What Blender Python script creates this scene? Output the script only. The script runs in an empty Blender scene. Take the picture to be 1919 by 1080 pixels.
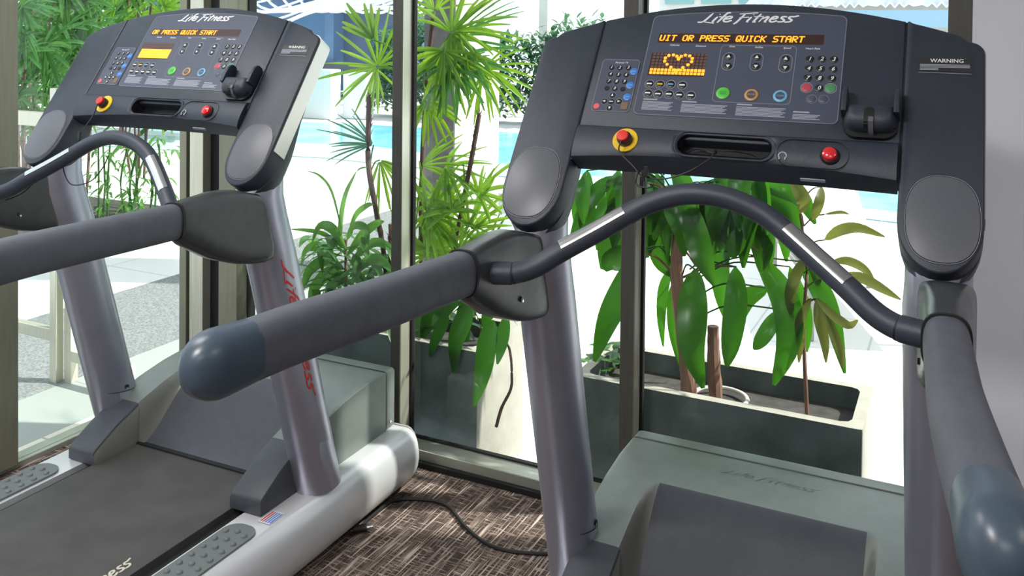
import bpy, bmesh, math, random
import numpy as np
from mathutils import Vector, Matrix
random.seed(7)
S = bpy.context.scene
COL = S.collection
PI = math.pi

# ------------------------------------------------------------------ camera
F_PX, PPX, PPY = 1689.700022, 959.5, 94.199428
PITCH, ROLL, YAW = -0.018466, 0.010007, 0.461487
CAM = np.array([0.401813, -1.897925, 1.47])
fw = np.array([-math.sin(YAW)*math.cos(PITCH), math.cos(YAW)*math.cos(PITCH), math.sin(PITCH)])
rt = np.array([math.cos(YAW), math.sin(YAW), 0.0]); up_ = np.cross(rt, fw)
r2 = math.cos(ROLL)*rt + math.sin(ROLL)*up_; u2 = -math.sin(ROLL)*rt + math.cos(ROLL)*up_
RM = np.stack([r2, u2, fw])
cd = bpy.data.cameras.new('camera'); cam = bpy.data.objects.new('camera', cd); COL.objects.link(cam)
cd.sensor_fit = 'HORIZONTAL'; cd.sensor_width = 36.0
cd.lens = F_PX/1919*36.0
cd.shift_x = 0.0
cd.shift_y = -(540-PPY)/1919
cd.clip_start = 0.05; cd.clip_end = 200
cam.matrix_world = Matrix(((r2[0], u2[0], -fw[0], CAM[0]), (r2[1], u2[1], -fw[1], CAM[1]),
                           (r2[2], u2[2], -fw[2], CAM[2]), (0, 0, 0, 1)))
S.camera = cam

# ------------------------------------------------------------------ light and exposure
S.view_settings.view_transform = 'Standard'; S.view_settings.look = 'None'
S.view_settings.gamma = 1.0; S.view_settings.use_curve_mapping = False
S.view_settings.exposure = 0.0
W = bpy.data.worlds.new('world'); S.world = W; W.use_nodes = True
W.node_tree.nodes['Background'].inputs[0].default_value = (0.86, 0.93, 1.0, 1)
W.node_tree.nodes['Background'].inputs[1].default_value = 1.7
sd = bpy.data.lights.new('sun', 'SUN'); sd.energy = 8.0; sd.angle = math.radians(1.2); sd.color = (1.0, 0.96, 0.88)
sun = bpy.data.objects.new('sun', sd); COL.objects.link(sun)
SUN_TO = Vector((0.60, 0.26, 0.76))
sun.rotation_euler = SUN_TO.to_track_quat('Z', 'Y').to_euler()
ROOM_LIGHT = 36.0

# ------------------------------------------------------------------ points
def ray(u, v):
    d = RM.T @ np.array([(u-PPX)/F_PX, -(v-PPY)/F_PX, 1.0]); return d
def at(u, v, Y):
    d = ray(u, v); t = (Y-CAM[1])/d[1]; return Vector(CAM+t*d)
def atz(u, v, Z):
    d = ray(u, v); t = (Z-CAM[2])/d[2]; return Vector(CAM+t*d)
PO = np.array([0, -.23, 1.166]); PU = np.array([0, .564, .826]); PN = np.array([0, -.826, .564])
def pan(u, v, off=0.0):
    d = ray(u, v); t = ((PO+PN*off-CAM) @ PN)/(d @ PN); P = CAM+t*d
    return (float(P[0]), float((P-PO) @ PU))
def Pn(x, s, off=0.0):
    return Vector((x, PO[1]+PU[1]*s+PN[1]*off, PO[2]+PU[2]*s+PN[2]*off))

# ------------------------------------------------------------------ materials
def principled(name, color, rough=0.5, metal=0.0, spec=0.5, coat=0.0, emit=None, estr=0.0):
    m = bpy.data.materials.new(name); m.use_nodes = True
    b = m.node_tree.nodes['Principled BSDF']
    b.inputs['Base Color'].default_value = (*color, 1)
    b.inputs['Roughness'].default_value = rough; b.inputs['Metallic'].default_value = metal
    b.inputs['Specular IOR Level'].default_value = spec; b.inputs['Coat Weight'].default_value = coat
    if emit:
        b.inputs['Emission Color'].default_value = (*emit, 1); b.inputs['Emission Strength'].default_value = estr
    return m
def nz(m, scale=40, amt=0.12, bump=0.0, bscale=None, detail=4, stretch=None):
    """procedural value variation and a fine bump"""
    nt = m.node_tree; N = nt.nodes; L = nt.links; b = N['Principled BSDF']
    tc = N.new('ShaderNodeTexCoord'); mp = N.new('ShaderNodeMapping'); L.new(tc.outputs['Object'], mp.inputs[0])
    if stretch: mp.inputs['Scale'].default_value = stretch
    n = N.new('ShaderNodeTexNoise'); n.inputs['Scale'].default_value = scale; n.inputs['Detail'].default_value = detail
    L.new(mp.outputs[0], n.inputs['Vector'])
    c = list(b.inputs['Base Color'].default_value)
    r = N.new('ShaderNodeValToRGB'); r.color_ramp.elements[0].position = .3; r.color_ramp.elements[1].position = .7
    r.color_ramp.elements[0].color = [x*(1-amt) for x in c[:3]]+[1]; r.color_ramp.elements[1].color = [min(1, x*(1+amt)) for x in c[:3]]+[1]
    L.new(n.outputs['Fac'], r.inputs[0]); L.new(r.outputs[0], b.inputs['Base Color'])
    if bump:
        n2 = N.new('ShaderNodeTexNoise'); n2.inputs['Scale'].default_value = bscale or scale*6; n2.inputs['Detail'].default_value = 2
        L.new(mp.outputs[0], n2.inputs['Vector'])
        bp = N.new('ShaderNodeBump'); bp.inputs['Strength'].default_value = bump; bp.inputs['Distance'].default_value = 0.002
        L.new(n2.outputs['Fac'], bp.inputs['Height']); L.new(bp.outputs[0], b.inputs['Normal'])
    return m
M = {}
M['slate'] = nz(principled('slate_plastic', (.026, .033, .050), .42), 60, .08, .25, 700)
M['decal'] = principled('decal_panel', (.064, .074, .112), .38)
M['groove'] = principled('dark_groove', (.006, .007, .009), .6)
M['innerwall'] = nz(principled('cover_inner_wall', (.22, .22, .195), .38, .3), 25, .05)
M['coverarm'] = nz(principled('cover_arm_plastic', (.050, .055, .066), .42), 30, .06, .15, 800)
M['black'] = principled('black_plastic', (.010, .011, .013), .35)
M['rubber'] = nz(principled('handrail_foam', (.098, .106, .130), .58), 30, .10, .35, 900)
M['grip'] = nz(principled('grip_rubber', (.034, .041, .060), .44), 50, .06, .2, 800)
M['cap'] = principled('rail_cap', (.055, .080, .110), .33)
M['collar'] = nz(principled('bracket_plastic', (.042, .047, .048), .27), 40, .08, .15, 600)
M['speaker'] = nz(principled('speaker_grey', (.105, .112, .130), .38), 300, .06)
M['lilac'] = nz(principled('upright_paint', (.41, .41, .49), .34, .74), 15, .03)
M['silver'] = nz(principled('side_rail_paint', (.62, .62, .64), .28, .25, coat=.3), 8, .03)
M['sideglare'] = principled('arm_side_glare', (.72, .70, .64), .28, .75)
M['cover'] = nz(principled('cover_paint', (.20, .225, .21), .38, .3), 25, .05, .12, 900)
M['recess'] = nz(principled('recess_plastic', (.058, .064, .078), .40), 40, .08, .2, 800)
M['belt'] = nz(principled('belt_rubber', (.060, .058, .055), .62), 9, .22, .5, 500)
M['deckdark'] = principled('deck_side', (.018, .020, .020), .5)
M['pad'] = principled('step_pad', (.140, .155, .155), .45)
M['steel'] = principled('chrome_plate', (.62, .62, .63), .22, 1.0)
M['white'] = principled('print_white', (.80, .81, .84), .5)
M['print'] = principled('print_grey', (.36, .38, .44), .5)
M['line'] = principled('print_line', (.22, .24, .29), .5)
M['redprint'] = principled('print_red', (.62, .035, .03), .4)
M['beltprint'] = principled('print_cream', (.60, .56, .47), .6)
M['red'] = principled('button_red', (.72, .015, .022), .2, coat=.5)
M['ered'] = principled('estop_red', (.78, .035, .025), .35)
M['yellow'] = principled('estop_yellow', (.80, .52, .02), .35)
M['green'] = principled('button_green', (.10, .55, .06), .35)
M['orange'] = principled('button_amber', (.50, .27, .09), .35)
M['sky'] = principled('button_blue', (.16, .42, .66), .35)
M['dblue'] = principled('key_blue', (.05, .20, .62), .35)
M['dred'] = principled('key_red', (.45, .06, .10), .4)
M['dgreen'] = principled('key_green', (.07, .26, .11), .4)
M['pink'] = principled('key_pink', (.75, .12, .14), .4)
M['brown'] = principled('key_brown', (.19, .11, .06), .5)
M['screen'] = principled('screen_dark', (.045, .020, .018), .3)
M['led'] = principled('led_orange', (.9, .35, .02), .5, emit=(1.0, .36, .02), estr=1.25)
M['ledoff'] = principled('led_unlit', (.13, .07, .06), .5)
M['sticker'] = principled('sticker_white', (.66, .66, .72), .5)
M['cord'] = principled('cord_black', (.012, .012, .012), .5)
M['frame'] = nz(principled('window_frame_bronze', (.095, .092, .080), .40, .35), 6, .10, stretch=(20, 20, 1))
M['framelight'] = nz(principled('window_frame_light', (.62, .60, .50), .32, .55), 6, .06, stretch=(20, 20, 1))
M['gasket'] = principled('gasket', (.008, .008, .008), .6)
M['sill'] = nz(principled('sill_metal', (.42, .44, .38), .32, .5), 8, .12)
M['wall'] = nz(principled('wall_paint', (.74, .75, .82), .7), 5, .02)
M['rearwall'] = principled('rear_wall_paint', (.30, .30, .31), .8)
M['ceiling'] = principled('ceiling_paint', (.8, .8, .8), .8)
M['planter'] = nz(principled('planter_concrete', (.085, .105, .105), .6), 7, .35, .3, 60, 8)
M['planterrimlit'] = nz(principled('planter_rim_sunlit_end', (.36, .34, .29), .7), 12, .12)
M['soil'] = nz(principled('soil', (.05, .045, .042), .9), 25, .35, .8, 90)
M['bark'] = nz(principled('bark', (.23, .12, .085), .85), 18, .35, .8, 80, stretch=(1, 1, .25))
M['barkdark'] = nz(principled('bark_dark', (.10, .055, .045), .85), 22, .35, .8, 90)
M['whitewall'] = nz(principled('render_white', (.78, .80, .82), .8), 2, .03)
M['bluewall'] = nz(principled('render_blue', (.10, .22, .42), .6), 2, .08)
M['darkroof'] = principled('roof_dark', (.05, .065, .09), .6)
M['lattice'] = principled('lattice_white', (.85, .88, .92), .5)
M['coldark'] = nz(principled('column_stone', (.30, .295, .285), .75), 6, .10, .3, 60)
M['paledeck'] = nz(principled('building_pale', (.70, .70, .68), .7), 3, .05)
M['teal'] = principled('window_teal', (.25, .48, .50), .15)
M['chrome'] = principled('cable_metal', (.5, .5, .5), .25, 1)

def leafmat(name, c, t, rough=.38):
    m = bpy.data.materials.new(name); m.use_nodes = True; nt = m.node_tree; N = nt.nodes; L = nt.links
    b = N['Principled BSDF']; b.inputs['Roughness'].default_value = rough
    tc = N.new('ShaderNodeTexCoord'); n = N.new('ShaderNodeTexNoise'); n.inputs['Scale'].default_value = 9; n.inputs['Detail'].default_value = 3
    L.new(tc.outputs['Object'], n.inputs['Vector'])
    r = N.new('ShaderNodeValToRGB'); r.color_ramp.elements[0].position = .3; r.color_ramp.elements[1].position = .7
    r.color_ramp.elements[0].color = [x*.5 for x in c]+[1]; r.color_ramp.elements[1].color = [min(1, x*1.5) for x in c]+[1]
    L.new(n.outputs['Fac'], r.inputs[0]); L.new(r.outputs[0], b.inputs['Base Color'])
    tr = N.new('ShaderNodeBsdfTranslucent'); tr.inputs[0].default_value = (*t, 1)
    mx = N.new('ShaderNodeMixShader'); mx.inputs[0].default_value = .5
    L.new(b.outputs[0], mx.inputs[1]); L.new(tr.outputs[0], mx.inputs[2])
    L.new(mx.outputs[0], N['Material Output'].inputs[0]); return m
M['palm'] = leafmat('palm_leaf', (.095, .22, .03), (.30, .52, .03))
M['palmdark'] = leafmat('palm_leaf_dark', (.05, .16, .05), (.12, .32, .06))
M['bigleaf'] = leafmat('broad_leaf', (.022, .085, .018), (.060, .24, .010), .25)
M['midleaf'] = leafmat('bush_leaf', (.06, .17, .045), (.15, .36, .05))
M['redleaf'] = leafmat('bronze_leaf', (.11, .12, .035), (.20, .22, .04))
M['hedge'] = leafmat('hedge_leaf', (.07, .17, .10), (.12, .26, .12))
M['blueleaf'] = leafmat('palm_shade_leaf', (.04, .14, .10), (.07, .22, .13))
M['paleleaf'] = leafmat('dry_leaf', (.42, .42, .20), (.5, .5, .2))

def glass_mat():
    m = bpy.data.materials.new('window_glass'); m.use_nodes = True; nt = m.node_tree; N = nt.nodes; L = nt.links
    N.remove(N['Principled BSDF'])
    t = N.new('ShaderNodeBsdfTransparent'); t.inputs[0].default_value = (.95, .98, .97, 1)
    g = N.new('ShaderNodeBsdfGlossy'); g.inputs['Roughness'].default_value = .0
    fr = N.new('ShaderNodeFresnel'); fr.inputs[0].default_value = 1.45
    ge = N.new('ShaderNodeNewGeometry'); iv = N.new('ShaderNodeMath'); iv.operation = 'SUBTRACT'; iv.inputs[0].default_value = 1.0; L.new(ge.outputs['Backfacing'], iv.inputs[1])
    mu = N.new('ShaderNodeMath'); mu.operation = 'MULTIPLY'; L.new(fr.outputs[0], mu.inputs[0]); L.new(iv.outputs[0], mu.inputs[1])
    mx = N.new('ShaderNodeMixShader'); L.new(mu.outputs[0], mx.inputs[0]); L.new(t.outputs[0], mx.inputs[1]); L.new(g.outputs[0], mx.inputs[2])
    L.new(mx.outputs[0], N['Material Output'].inputs[0]); return m
M['glass'] = glass_mat()
def carpet_mat():
    m = principled('carpet', (.1, .08, .07), .95, spec=.1); nt = m.node_tree; N = nt.nodes; L = nt.links; b = N['Principled BSDF']
    tc = N.new('ShaderNodeTexCoord')
    def noise(sc, stretch, rot=0.0, det=3):
        mp = N.new('ShaderNodeMapping'); mp.inputs['Scale'].default_value = stretch; mp.inputs['Rotation'].default_value = (0, 0, rot)
        L.new(tc.outputs['Object'], mp.inputs[0])
        n = N.new('ShaderNodeTexNoise'); n.inputs['Scale'].default_value = sc; n.inputs['Detail'].default_value = det
        L.new(mp.outputs[0], n.inputs['Vector']); return n.outputs['Fac']
    a_ = noise(1.0, (22, 150, 1)); c = noise(1.0, (165, 6, 1), .0, 2)
    am = N.new('ShaderNodeMath'); am.operation = 'MULTIPLY'; am.inputs[1].default_value = .93; L.new(a_, am.inputs[0]); a = am.outputs[0]
    mx = N.new('ShaderNodeMath'); mx.operation = 'MAXIMUM'; L.new(a, mx.inputs[0]); L.new(c, mx.inputs[1])
    big = noise(2.2, (1, 1, 1)); ad = N.new('ShaderNodeMath'); ad.operation = 'MULTIPLY_ADD'; ad.inputs[1].default_value = .25
    L.new(big, ad.inputs[0]); L.new(mx.outputs[0], ad.inputs[2])
    r = N.new('ShaderNodeValToRGB'); e = r.color_ramp.elements
    e[0].position = .60; e[0].color = (.055, .040, .034, 1); e[1].position = .84; e[1].color = (.62, .52, .44, 1)
    k = e.new(.71); k.color = (.21, .155, .135, 1)
    L.new(ad.outputs[0], r.inputs[0]); L.new(r.outputs[0], b.inputs['Base Color'])
    bp = N.new('ShaderNodeBump'); bp.inputs['Strength'].default_value = .6; bp.inputs['Distance'].default_value = .003
    L.new(mx.outputs[0], bp.inputs['Height']); L.new(bp.outputs[0], b.inputs['Normal']); return m
M['carpet'] = carpet_mat()
def tile_mat(name, c1, c2, size, mortar=(.45, .45, .45), ms=.012, rough=.6):
    m = principled(name, c1, rough); nt = m.node_tree; N = nt.nodes; L = nt.links; b = N['Principled BSDF']
    tc = N.new('ShaderNodeTexCoord'); br = N.new('ShaderNodeTexBrick'); br.offset = 0.0
    br.inputs['Color1'].default_value = (*c1, 1); br.inputs['Color2'].default_value = (*c2, 1); br.inputs['Mortar'].default_value = (*mortar, 1)
    br.inputs['Scale'].default_value = 1.0; br.inputs['Mortar Size'].default_value = ms
    br.inputs['Brick Width'].default_value = size; br.inputs['Row Height'].default_value = size
    L.new(tc.outputs['Object'], br.inputs['Vector']); L.new(br.outputs['Color'], b.inputs['Base Color']); return m
M['tiles'] = tile_mat('deck_tiles', (.74, .73, .71), (.70, .69, .68), .6, (.50, .49, .47), .006)
M['striptile'] = tile_mat('strip_tiles', (.68, .63, .52), (.64, .59, .49), .45, (.40, .36, .30), .006)
M['greytile'] = tile_mat('grey_tiles', (.33, .36, .34), (.30, .33, .31), .9, (.24, .25, .24), .004)
M['speckled'] = nz(principled('dark_speckled_paving', (.19, .20, .20), .7), 90, .45, .2, 200)
M['soilbed'] = M['soil']
def water_mat():
    m = principled('pool_water', (.10, .50, .62), .12, spec=.5); nt = m.node_tree; N = nt.nodes; L = nt.links; b = N['Principled BSDF']
    tc = N.new('ShaderNodeTexCoord'); n = N.new('ShaderNodeTexNoise'); n.inputs['Scale'].default_value = 2.2; n.inputs['Detail'].default_value = 3
    L.new(tc.outputs['Object'], n.inputs['Vector'])
    r = N.new('ShaderNodeValToRGB'); r.color_ramp.elements[0].position = .35; r.color_ramp.elements[1].position = .7
    r.color_ramp.elements[0].color = (.16, .55, .70, 1); r.color_ramp.elements[1].color = (.33, .74, .84, 1)
    L.new(n.outputs['Fac'], r.inputs[0]); L.new(r.outputs[0], b.inputs['Base Color'])
    bp = N.new('ShaderNodeBump'); bp.inputs['Strength'].default_value = .3; bp.inputs['Distance'].default_value = .02
    L.new(n.outputs['Fac'], bp.inputs['Height']); L.new(bp.outputs[0], b.inputs['Normal']); return m
M['water'] = water_mat()

# ------------------------------------------------------------------ mesh helpers
def mk(name, bm, m, parent=None, smooth=True, bevel=0.0, seg=3, angle=35, loc=None, kind=None, **props):
    me = bpy.data.meshes.new(name)
    bmesh.ops.recalc_face_normals(bm, faces=bm.faces[:])
    bm.to_mesh(me); bm.free()
    if smooth:
        me.polygons.foreach_set('use_smooth', [True]*len(me.polygons))
        me.set_sharp_from_angle(angle=math.radians(angle))
    me.materials.append(M[m] if isinstance(m, str) else m)
    o = bpy.data.objects.new(name, me); COL.objects.link(o)
    if parent: o.parent = parent
    if loc: o.location = loc
    if bevel:
        b = o.modifiers.new('bevel', 'BEVEL'); b.width = bevel; b.segments = seg; b.limit_method = 'ANGLE'; b.angle_limit = math.radians(30)
        b.harden_normals = False
        me.polygons.foreach_set('use_smooth', [True]*len(me.polygons))
    if kind: o['kind'] = kind
    for k, v in props.items(): o[k] = v
    return o
def empty(name, loc=(0, 0, 0), rz=0, label=None, category=None, group=None):
    o = bpy.data.objects.new(name, None); COL.objects.link(o); o.location = loc; o.rotation_euler = (0, 0, rz)
    o.empty_display_size = .1
    tag(o, label, category, group); return o
def tag(o, label=None, category=None, group=None):
    if label: o['label'] = label
    if category: o['category'] = category
    if group: o['group'] = group
    return o
def loft(bm, rings, cap=True, closed=True):
    R_ = [[bm.verts.new(p) for p in r] for r in rings]; n = len(R_[0])
    for a, b in zip(R_[:-1], R_[1:]):
        for i in range(n if closed else n-1):
            j = (i+1) % n; bm.faces.new((a[i], a[j], b[j], b[i]))
    if cap:
        bm.faces.new(R_[0][::-1]); bm.faces.new(R_[-1])
    return R_
def box(bm, lo, hi):
    x0, y0, z0 = lo; x1, y1, z1 = hi
    loft(bm, [[(x0, y0, z0), (x1, y0, z0), (x1, y1, z0), (x0, y1, z0)], [(x0, y0, z1), (x1, y0, z1), (x1, y1, z1), (x0, y1, z1)]])
    return bm
def B(): return bmesh.new()
def prism(bm, pts, f0, f1):
    """pts: 2-D outline, f0/f1 map (a,b) to 3-D for the two ends"""
    loft(bm, [[f0(a, b) for a, b in pts], [f1(a, b) for a, b in pts]]); return bm
def rrect(x0, y0, x1, y1, r, n=5):
    P = []
    for cx, cy, a0 in ((x1-r, y1-r, 0), (x0+r, y1-r, 90), (x0+r, y0+r, 180), (x1-r, y0+r, 270)):
        for i in range(n+1):
            a = math.radians(a0+90*i/n); P.append((cx+r*math.cos(a), cy+r*math.sin(a)))
    return P
def sup(cx, cy, a, b, n=2.0, k=32):
    P = []
    for i in range(k):
        t = 2*PI*i/k; c, s = math.cos(t), math.sin(t)
        P.append((cx+a*math.copysign(abs(c)**(2/n), c), cy+b*math.copysign(abs(s)**(2/n), s)))
    return P
def spline(pts, n=8):
    pts = [Vector(p) for p in pts]; P = [pts[0]*2-pts[1]]+pts+[pts[-1]*2-pts[-2]]; out = []
    for i in range(1, len(P)-2):
        a, b, c, d = P[i-1:i+3]
        for k in range(n):
            t = k/n
            out.append(.5*((2*b)+(c-a)*t+(2*a-5*b+4*c-d)*t*t+(3*b-a-3*c+d)*t**3))
    out.append(pts[-1]); return out
def tube(bm, path, r, k=12, ry=None, nexp=2.0, cap=True, upv=(0, 0, 1)):
    path = [Vector(p) for p in path]; rings = []; n = len(path)
    U0 = Vector(upv)
    for i, p in enumerate(path):
        t = (path[min(i+1, n-1)]-path[max(i-1, 0)]).normalized()
        s = t.cross(U0)
        if s.length < 1e-4: s = t.cross(Vector((1, 0, 0)))
        s.normalize(); w = s.cross(t)
        ra = r[i] if isinstance(r, (list, tuple)) else r
        rb = (ry[i] if isinstance(ry, (list, tuple)) else ry) if ry is not None else ra
        rings.append([p+s*a+w*b for a, b in sup(0, 0, ra, rb, nexp, k)])
    loft(bm, rings, cap); return bm
def plate(bm, pts, o0, o1, bev=0.0):
    """outline in panel coordinates extruded along the panel normal, chamfered front"""
    if bev:
        c = np.mean(np.array(pts), axis=0); P = np.array(pts)
        # inset towards centroid direction by bev using edge normals
        n = len(pts); ins = []
        area = sum(P[i][0]*P[(i+1) % n][1]-P[(i+1) % n][0]*P[i][1] for i in range(n)); sg = 1 if area > 0 else -1
        for i in range(n):
            e = P[(i+1) % n]-P[i-1]; L_ = np.hypot(*e) or 1; ins.append(P[i]+sg*bev*np.array([-e[1], e[0]])/L_)
        rings = [[Pn(a, b, o0) for a, b in pts], [Pn(a, b, o1-bev) for a, b in pts],
                 [Pn(*(P[i]+(np.array(ins[i])-P[i])*.3), o1-bev*.3) for i in range(n)], [Pn(a, b, o1) for a, b in ins]]
        loft(bm, rings)
    else:
        loft(bm, [[Pn(a, b, o0) for a, b in pts], [Pn(a, b, o1) for a, b in pts]])
    return bm
def outline(bm, pts, w, o0, o1, P=Pn):
    """thin raised line along a closed outline"""
    n = len(pts); A = np.array(pts); ins = []
    area = sum(A[i][0]*A[(i+1) % n][1]-A[(i+1) % n][0]*A[i][1] for i in range(n)); sg = 1 if area > 0 else -1
    for i in range(n):
        e = A[(i+1) % n]-A[i-1]; L_ = np.hypot(*e) or 1; ins.append(A[i]+sg*w*np.array([-e[1], e[0]])/L_)
    rr = [[P(a, b, o0) for a, b in pts], [P(a, b, o1) for a, b in pts], [P(a, b, o1) for a, b in ins], [P(a, b, o0) for a, b in ins]]
    V = [[bm.verts.new(p) for p in r] for r in rr]
    for k in range(4):
        a, b = V[k], V[(k+1) % 4]
        for i in range(n): bm.faces.new((a[i], a[(i+1) % n], b[(i+1) % n], b[i]))
    return bm
def ribbon(bm, pts, w, P, o0, o1):
    """flat brush stroke along 2-D points mapped by P(a,b,off)"""
    pts = [Vector(p) for p in pts]; n = len(pts); L_, R_ = [], []
    for i, p in enumerate(pts):
        t = (pts[min(i+1, n-1)]-pts[max(i-1, 0)]).normalized(); s = Vector((-t.y, t.x))*w*(.5 if 0 < i < n-1 else .32)
        L_.append(p+s); R_.append(p-s)
    o = L_+R_[::-1]
    # quads
    T = [bm.verts.new(P(p.x, p.y, o1)) for p in L_]; U = [bm.verts.new(P(p.x, p.y, o1)) for p in R_]
    T0 = [bm.verts.new(P(p.x, p.y, o0)) for p in L_]; U0 = [bm.verts.new(P(p.x, p.y, o0)) for p in R_]
    for i in range(n-1):
        bm.faces.new((T[i], T[i+1], U[i+1], U[i])); bm.faces.new((T[i], T0[i], T0[i+1], T[i+1])); bm.faces.new((U[i], U[i+1], U0[i+1], U0[i]))
    bm.faces.new((T[0], U[0], U0[0], T0[0])); bm.faces.new((T[-1], T0[-1], U0[-1], U[-1]))
LOGO = [[(.55, 1), (.1, .06), (-.30, -.02)], [(-.05, .05), (.85, -.14)], [(.95, .62), (.72, .08), (.82, .05)], [(1.02, .86), (1.06, .93)],
        [(1.75, 1.05), (1.50, .98), (1.05, -.08)], [(1.05, .60), (1.62, .62)],
        [(1.48, .32), (1.85, .42), (1.90, .62), (1.66, .62), (1.45, .34), (1.48, .08), (1.72, .04), (1.98, .20)],
        [(2.75, .98), (2.35, .0), (2.18, -.22)], [(2.35, .92), (3.55, 1.06)], [(2.42, .50), (3.05, .56)],
        [(3.22, .60), (3.02, .08), (3.12, .05)], [(3.28, .82), (3.32, .88)],
        [(3.78, .95), (3.45, .06), (3.60, .06)], [(3.38, .62), (4.0, .66)],
        [(4.00, .58), (3.80, .04)], [(3.90, .34), (4.22, .60), (4.32, .54), (4.18, .06), (4.28, .06)],
        [(4.55, .32), (4.85, .42), (4.90, .60), (4.68, .62), (4.50, .34), (4.52, .08), (4.72, .04), (4.95, .18)],
        [(5.52, .60), (5.25, .62), (5.18, .44), (5.38, .26), (5.30, .06), (4.98, .04)],
        [(6.25, .74), (5.95, .62), (5.72, .62), (5.66, .44), (5.86, .26), (5.76, .06), (5.42, .02)]]
def logo(bm, P, w=.13):
    for s in LOGO:
        pts = spline([Vector((a+b*.12, b, 0)) for a, b in s], 4) if len(s) > 2 else [Vector((a+b*.12, b, 0)) for a, b in s]
        ribbon(bm, [(p.x, p.y) for p in pts], w, P, 0.0, 1.0)
    return bm
F57 = {'A': '01110 10001 10001 11111 10001 10001 10001', 'C': '01110 10001 10000 10000 10000 10001 01110', 'E': '11111 10000 10000 11110 10000 10000 11111',
       'I': '01110 00100 00100 00100 00100 00100 01110', 'K': '10001 10010 10100 11000 10100 10010 10001', 'O': '01110 10001 10001 10001 10001 10001 01110',
       'P': '11110 10001 10001 11110 10000 10000 10000', 'Q': '01110 10001 10001 10001 10101 10010 01101', 'R': '11110 10001 10001 11110 10100 10010 10001',
       'S': '01111 10000 10000 01110 00001 00001 11110', 'T': '11111 00100 00100 00100 00100 00100 00100', 'U': '10001 10001 10001 10001 10001 10001 01110'}
def dots(bm, text, x0, s0, cw, ch, slant=.15, off=.0020):
    px, py = cw/6.0, ch/7.0
    for k, c in enumerate(text):
        if c not in F57: continue
        for r, row in enumerate(F57[c].split()):
            for q, bit in enumerate(row):
                if bit == '1':
                    cx = x0+k*cw+q*px+(6-r)*py*slant; cy = s0+(6-r)*py
                    plate(bm, [(cx, cy), (cx+px*1.3, cy), (cx+px*1.3, cy+py*1.0), (cx, cy+py*1.0)], .0006, off)
def text_bm(txt, size, P, align='CENTER', shear=.25, o=(0, 0), off0=0.0, off1=.0004):
    cu = bpy.data.curves.new('t', 'FONT'); cu.body = txt; cu.size = size; cu.align_x = align; cu.align_y = 'CENTER'; cu.shear = shear
    cu.resolution_u = 2; cu.offset = size*.012
    ob = bpy.data.objects.new('t', cu); me = bpy.data.meshes.new_from_object(ob)
    bm = B(); bm.from_mesh(me)
    bmesh.ops.remove_doubles(bm, verts=bm.verts[:], dist=1e-6)
    for v in bm.verts: v.co = P(v.co.x+o[0], v.co.y+o[1], off1)
    bpy.data.objects.remove(ob); bpy.data.curves.remove(cu); bpy.data.meshes.remove(me)
    return bm
def join(bm, other):
    me = bpy.data.meshes.new('j'); other.to_mesh(me); other.free(); bm.from_mesh(me); bpy.data.meshes.remove(me); return bm
def lathe_n(bm, c, prof, axis='panel', k=28):
    """prof: (radius, offset) along the panel normal about panel point c=(x,s)"""
    rings = [[Pn(c[0]+r*math.cos(2*PI*i/k), c[1]+r*math.sin(2*PI*i/k), o) for i in range(k)] for r, o in prof]
    loft(bm, rings); return bm
def dup(o, parent=None):
    c = o.copy(); COL.objects.link(c); c.parent = parent
    for ch in list(o.children): dup(ch, c)
    return c

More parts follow.
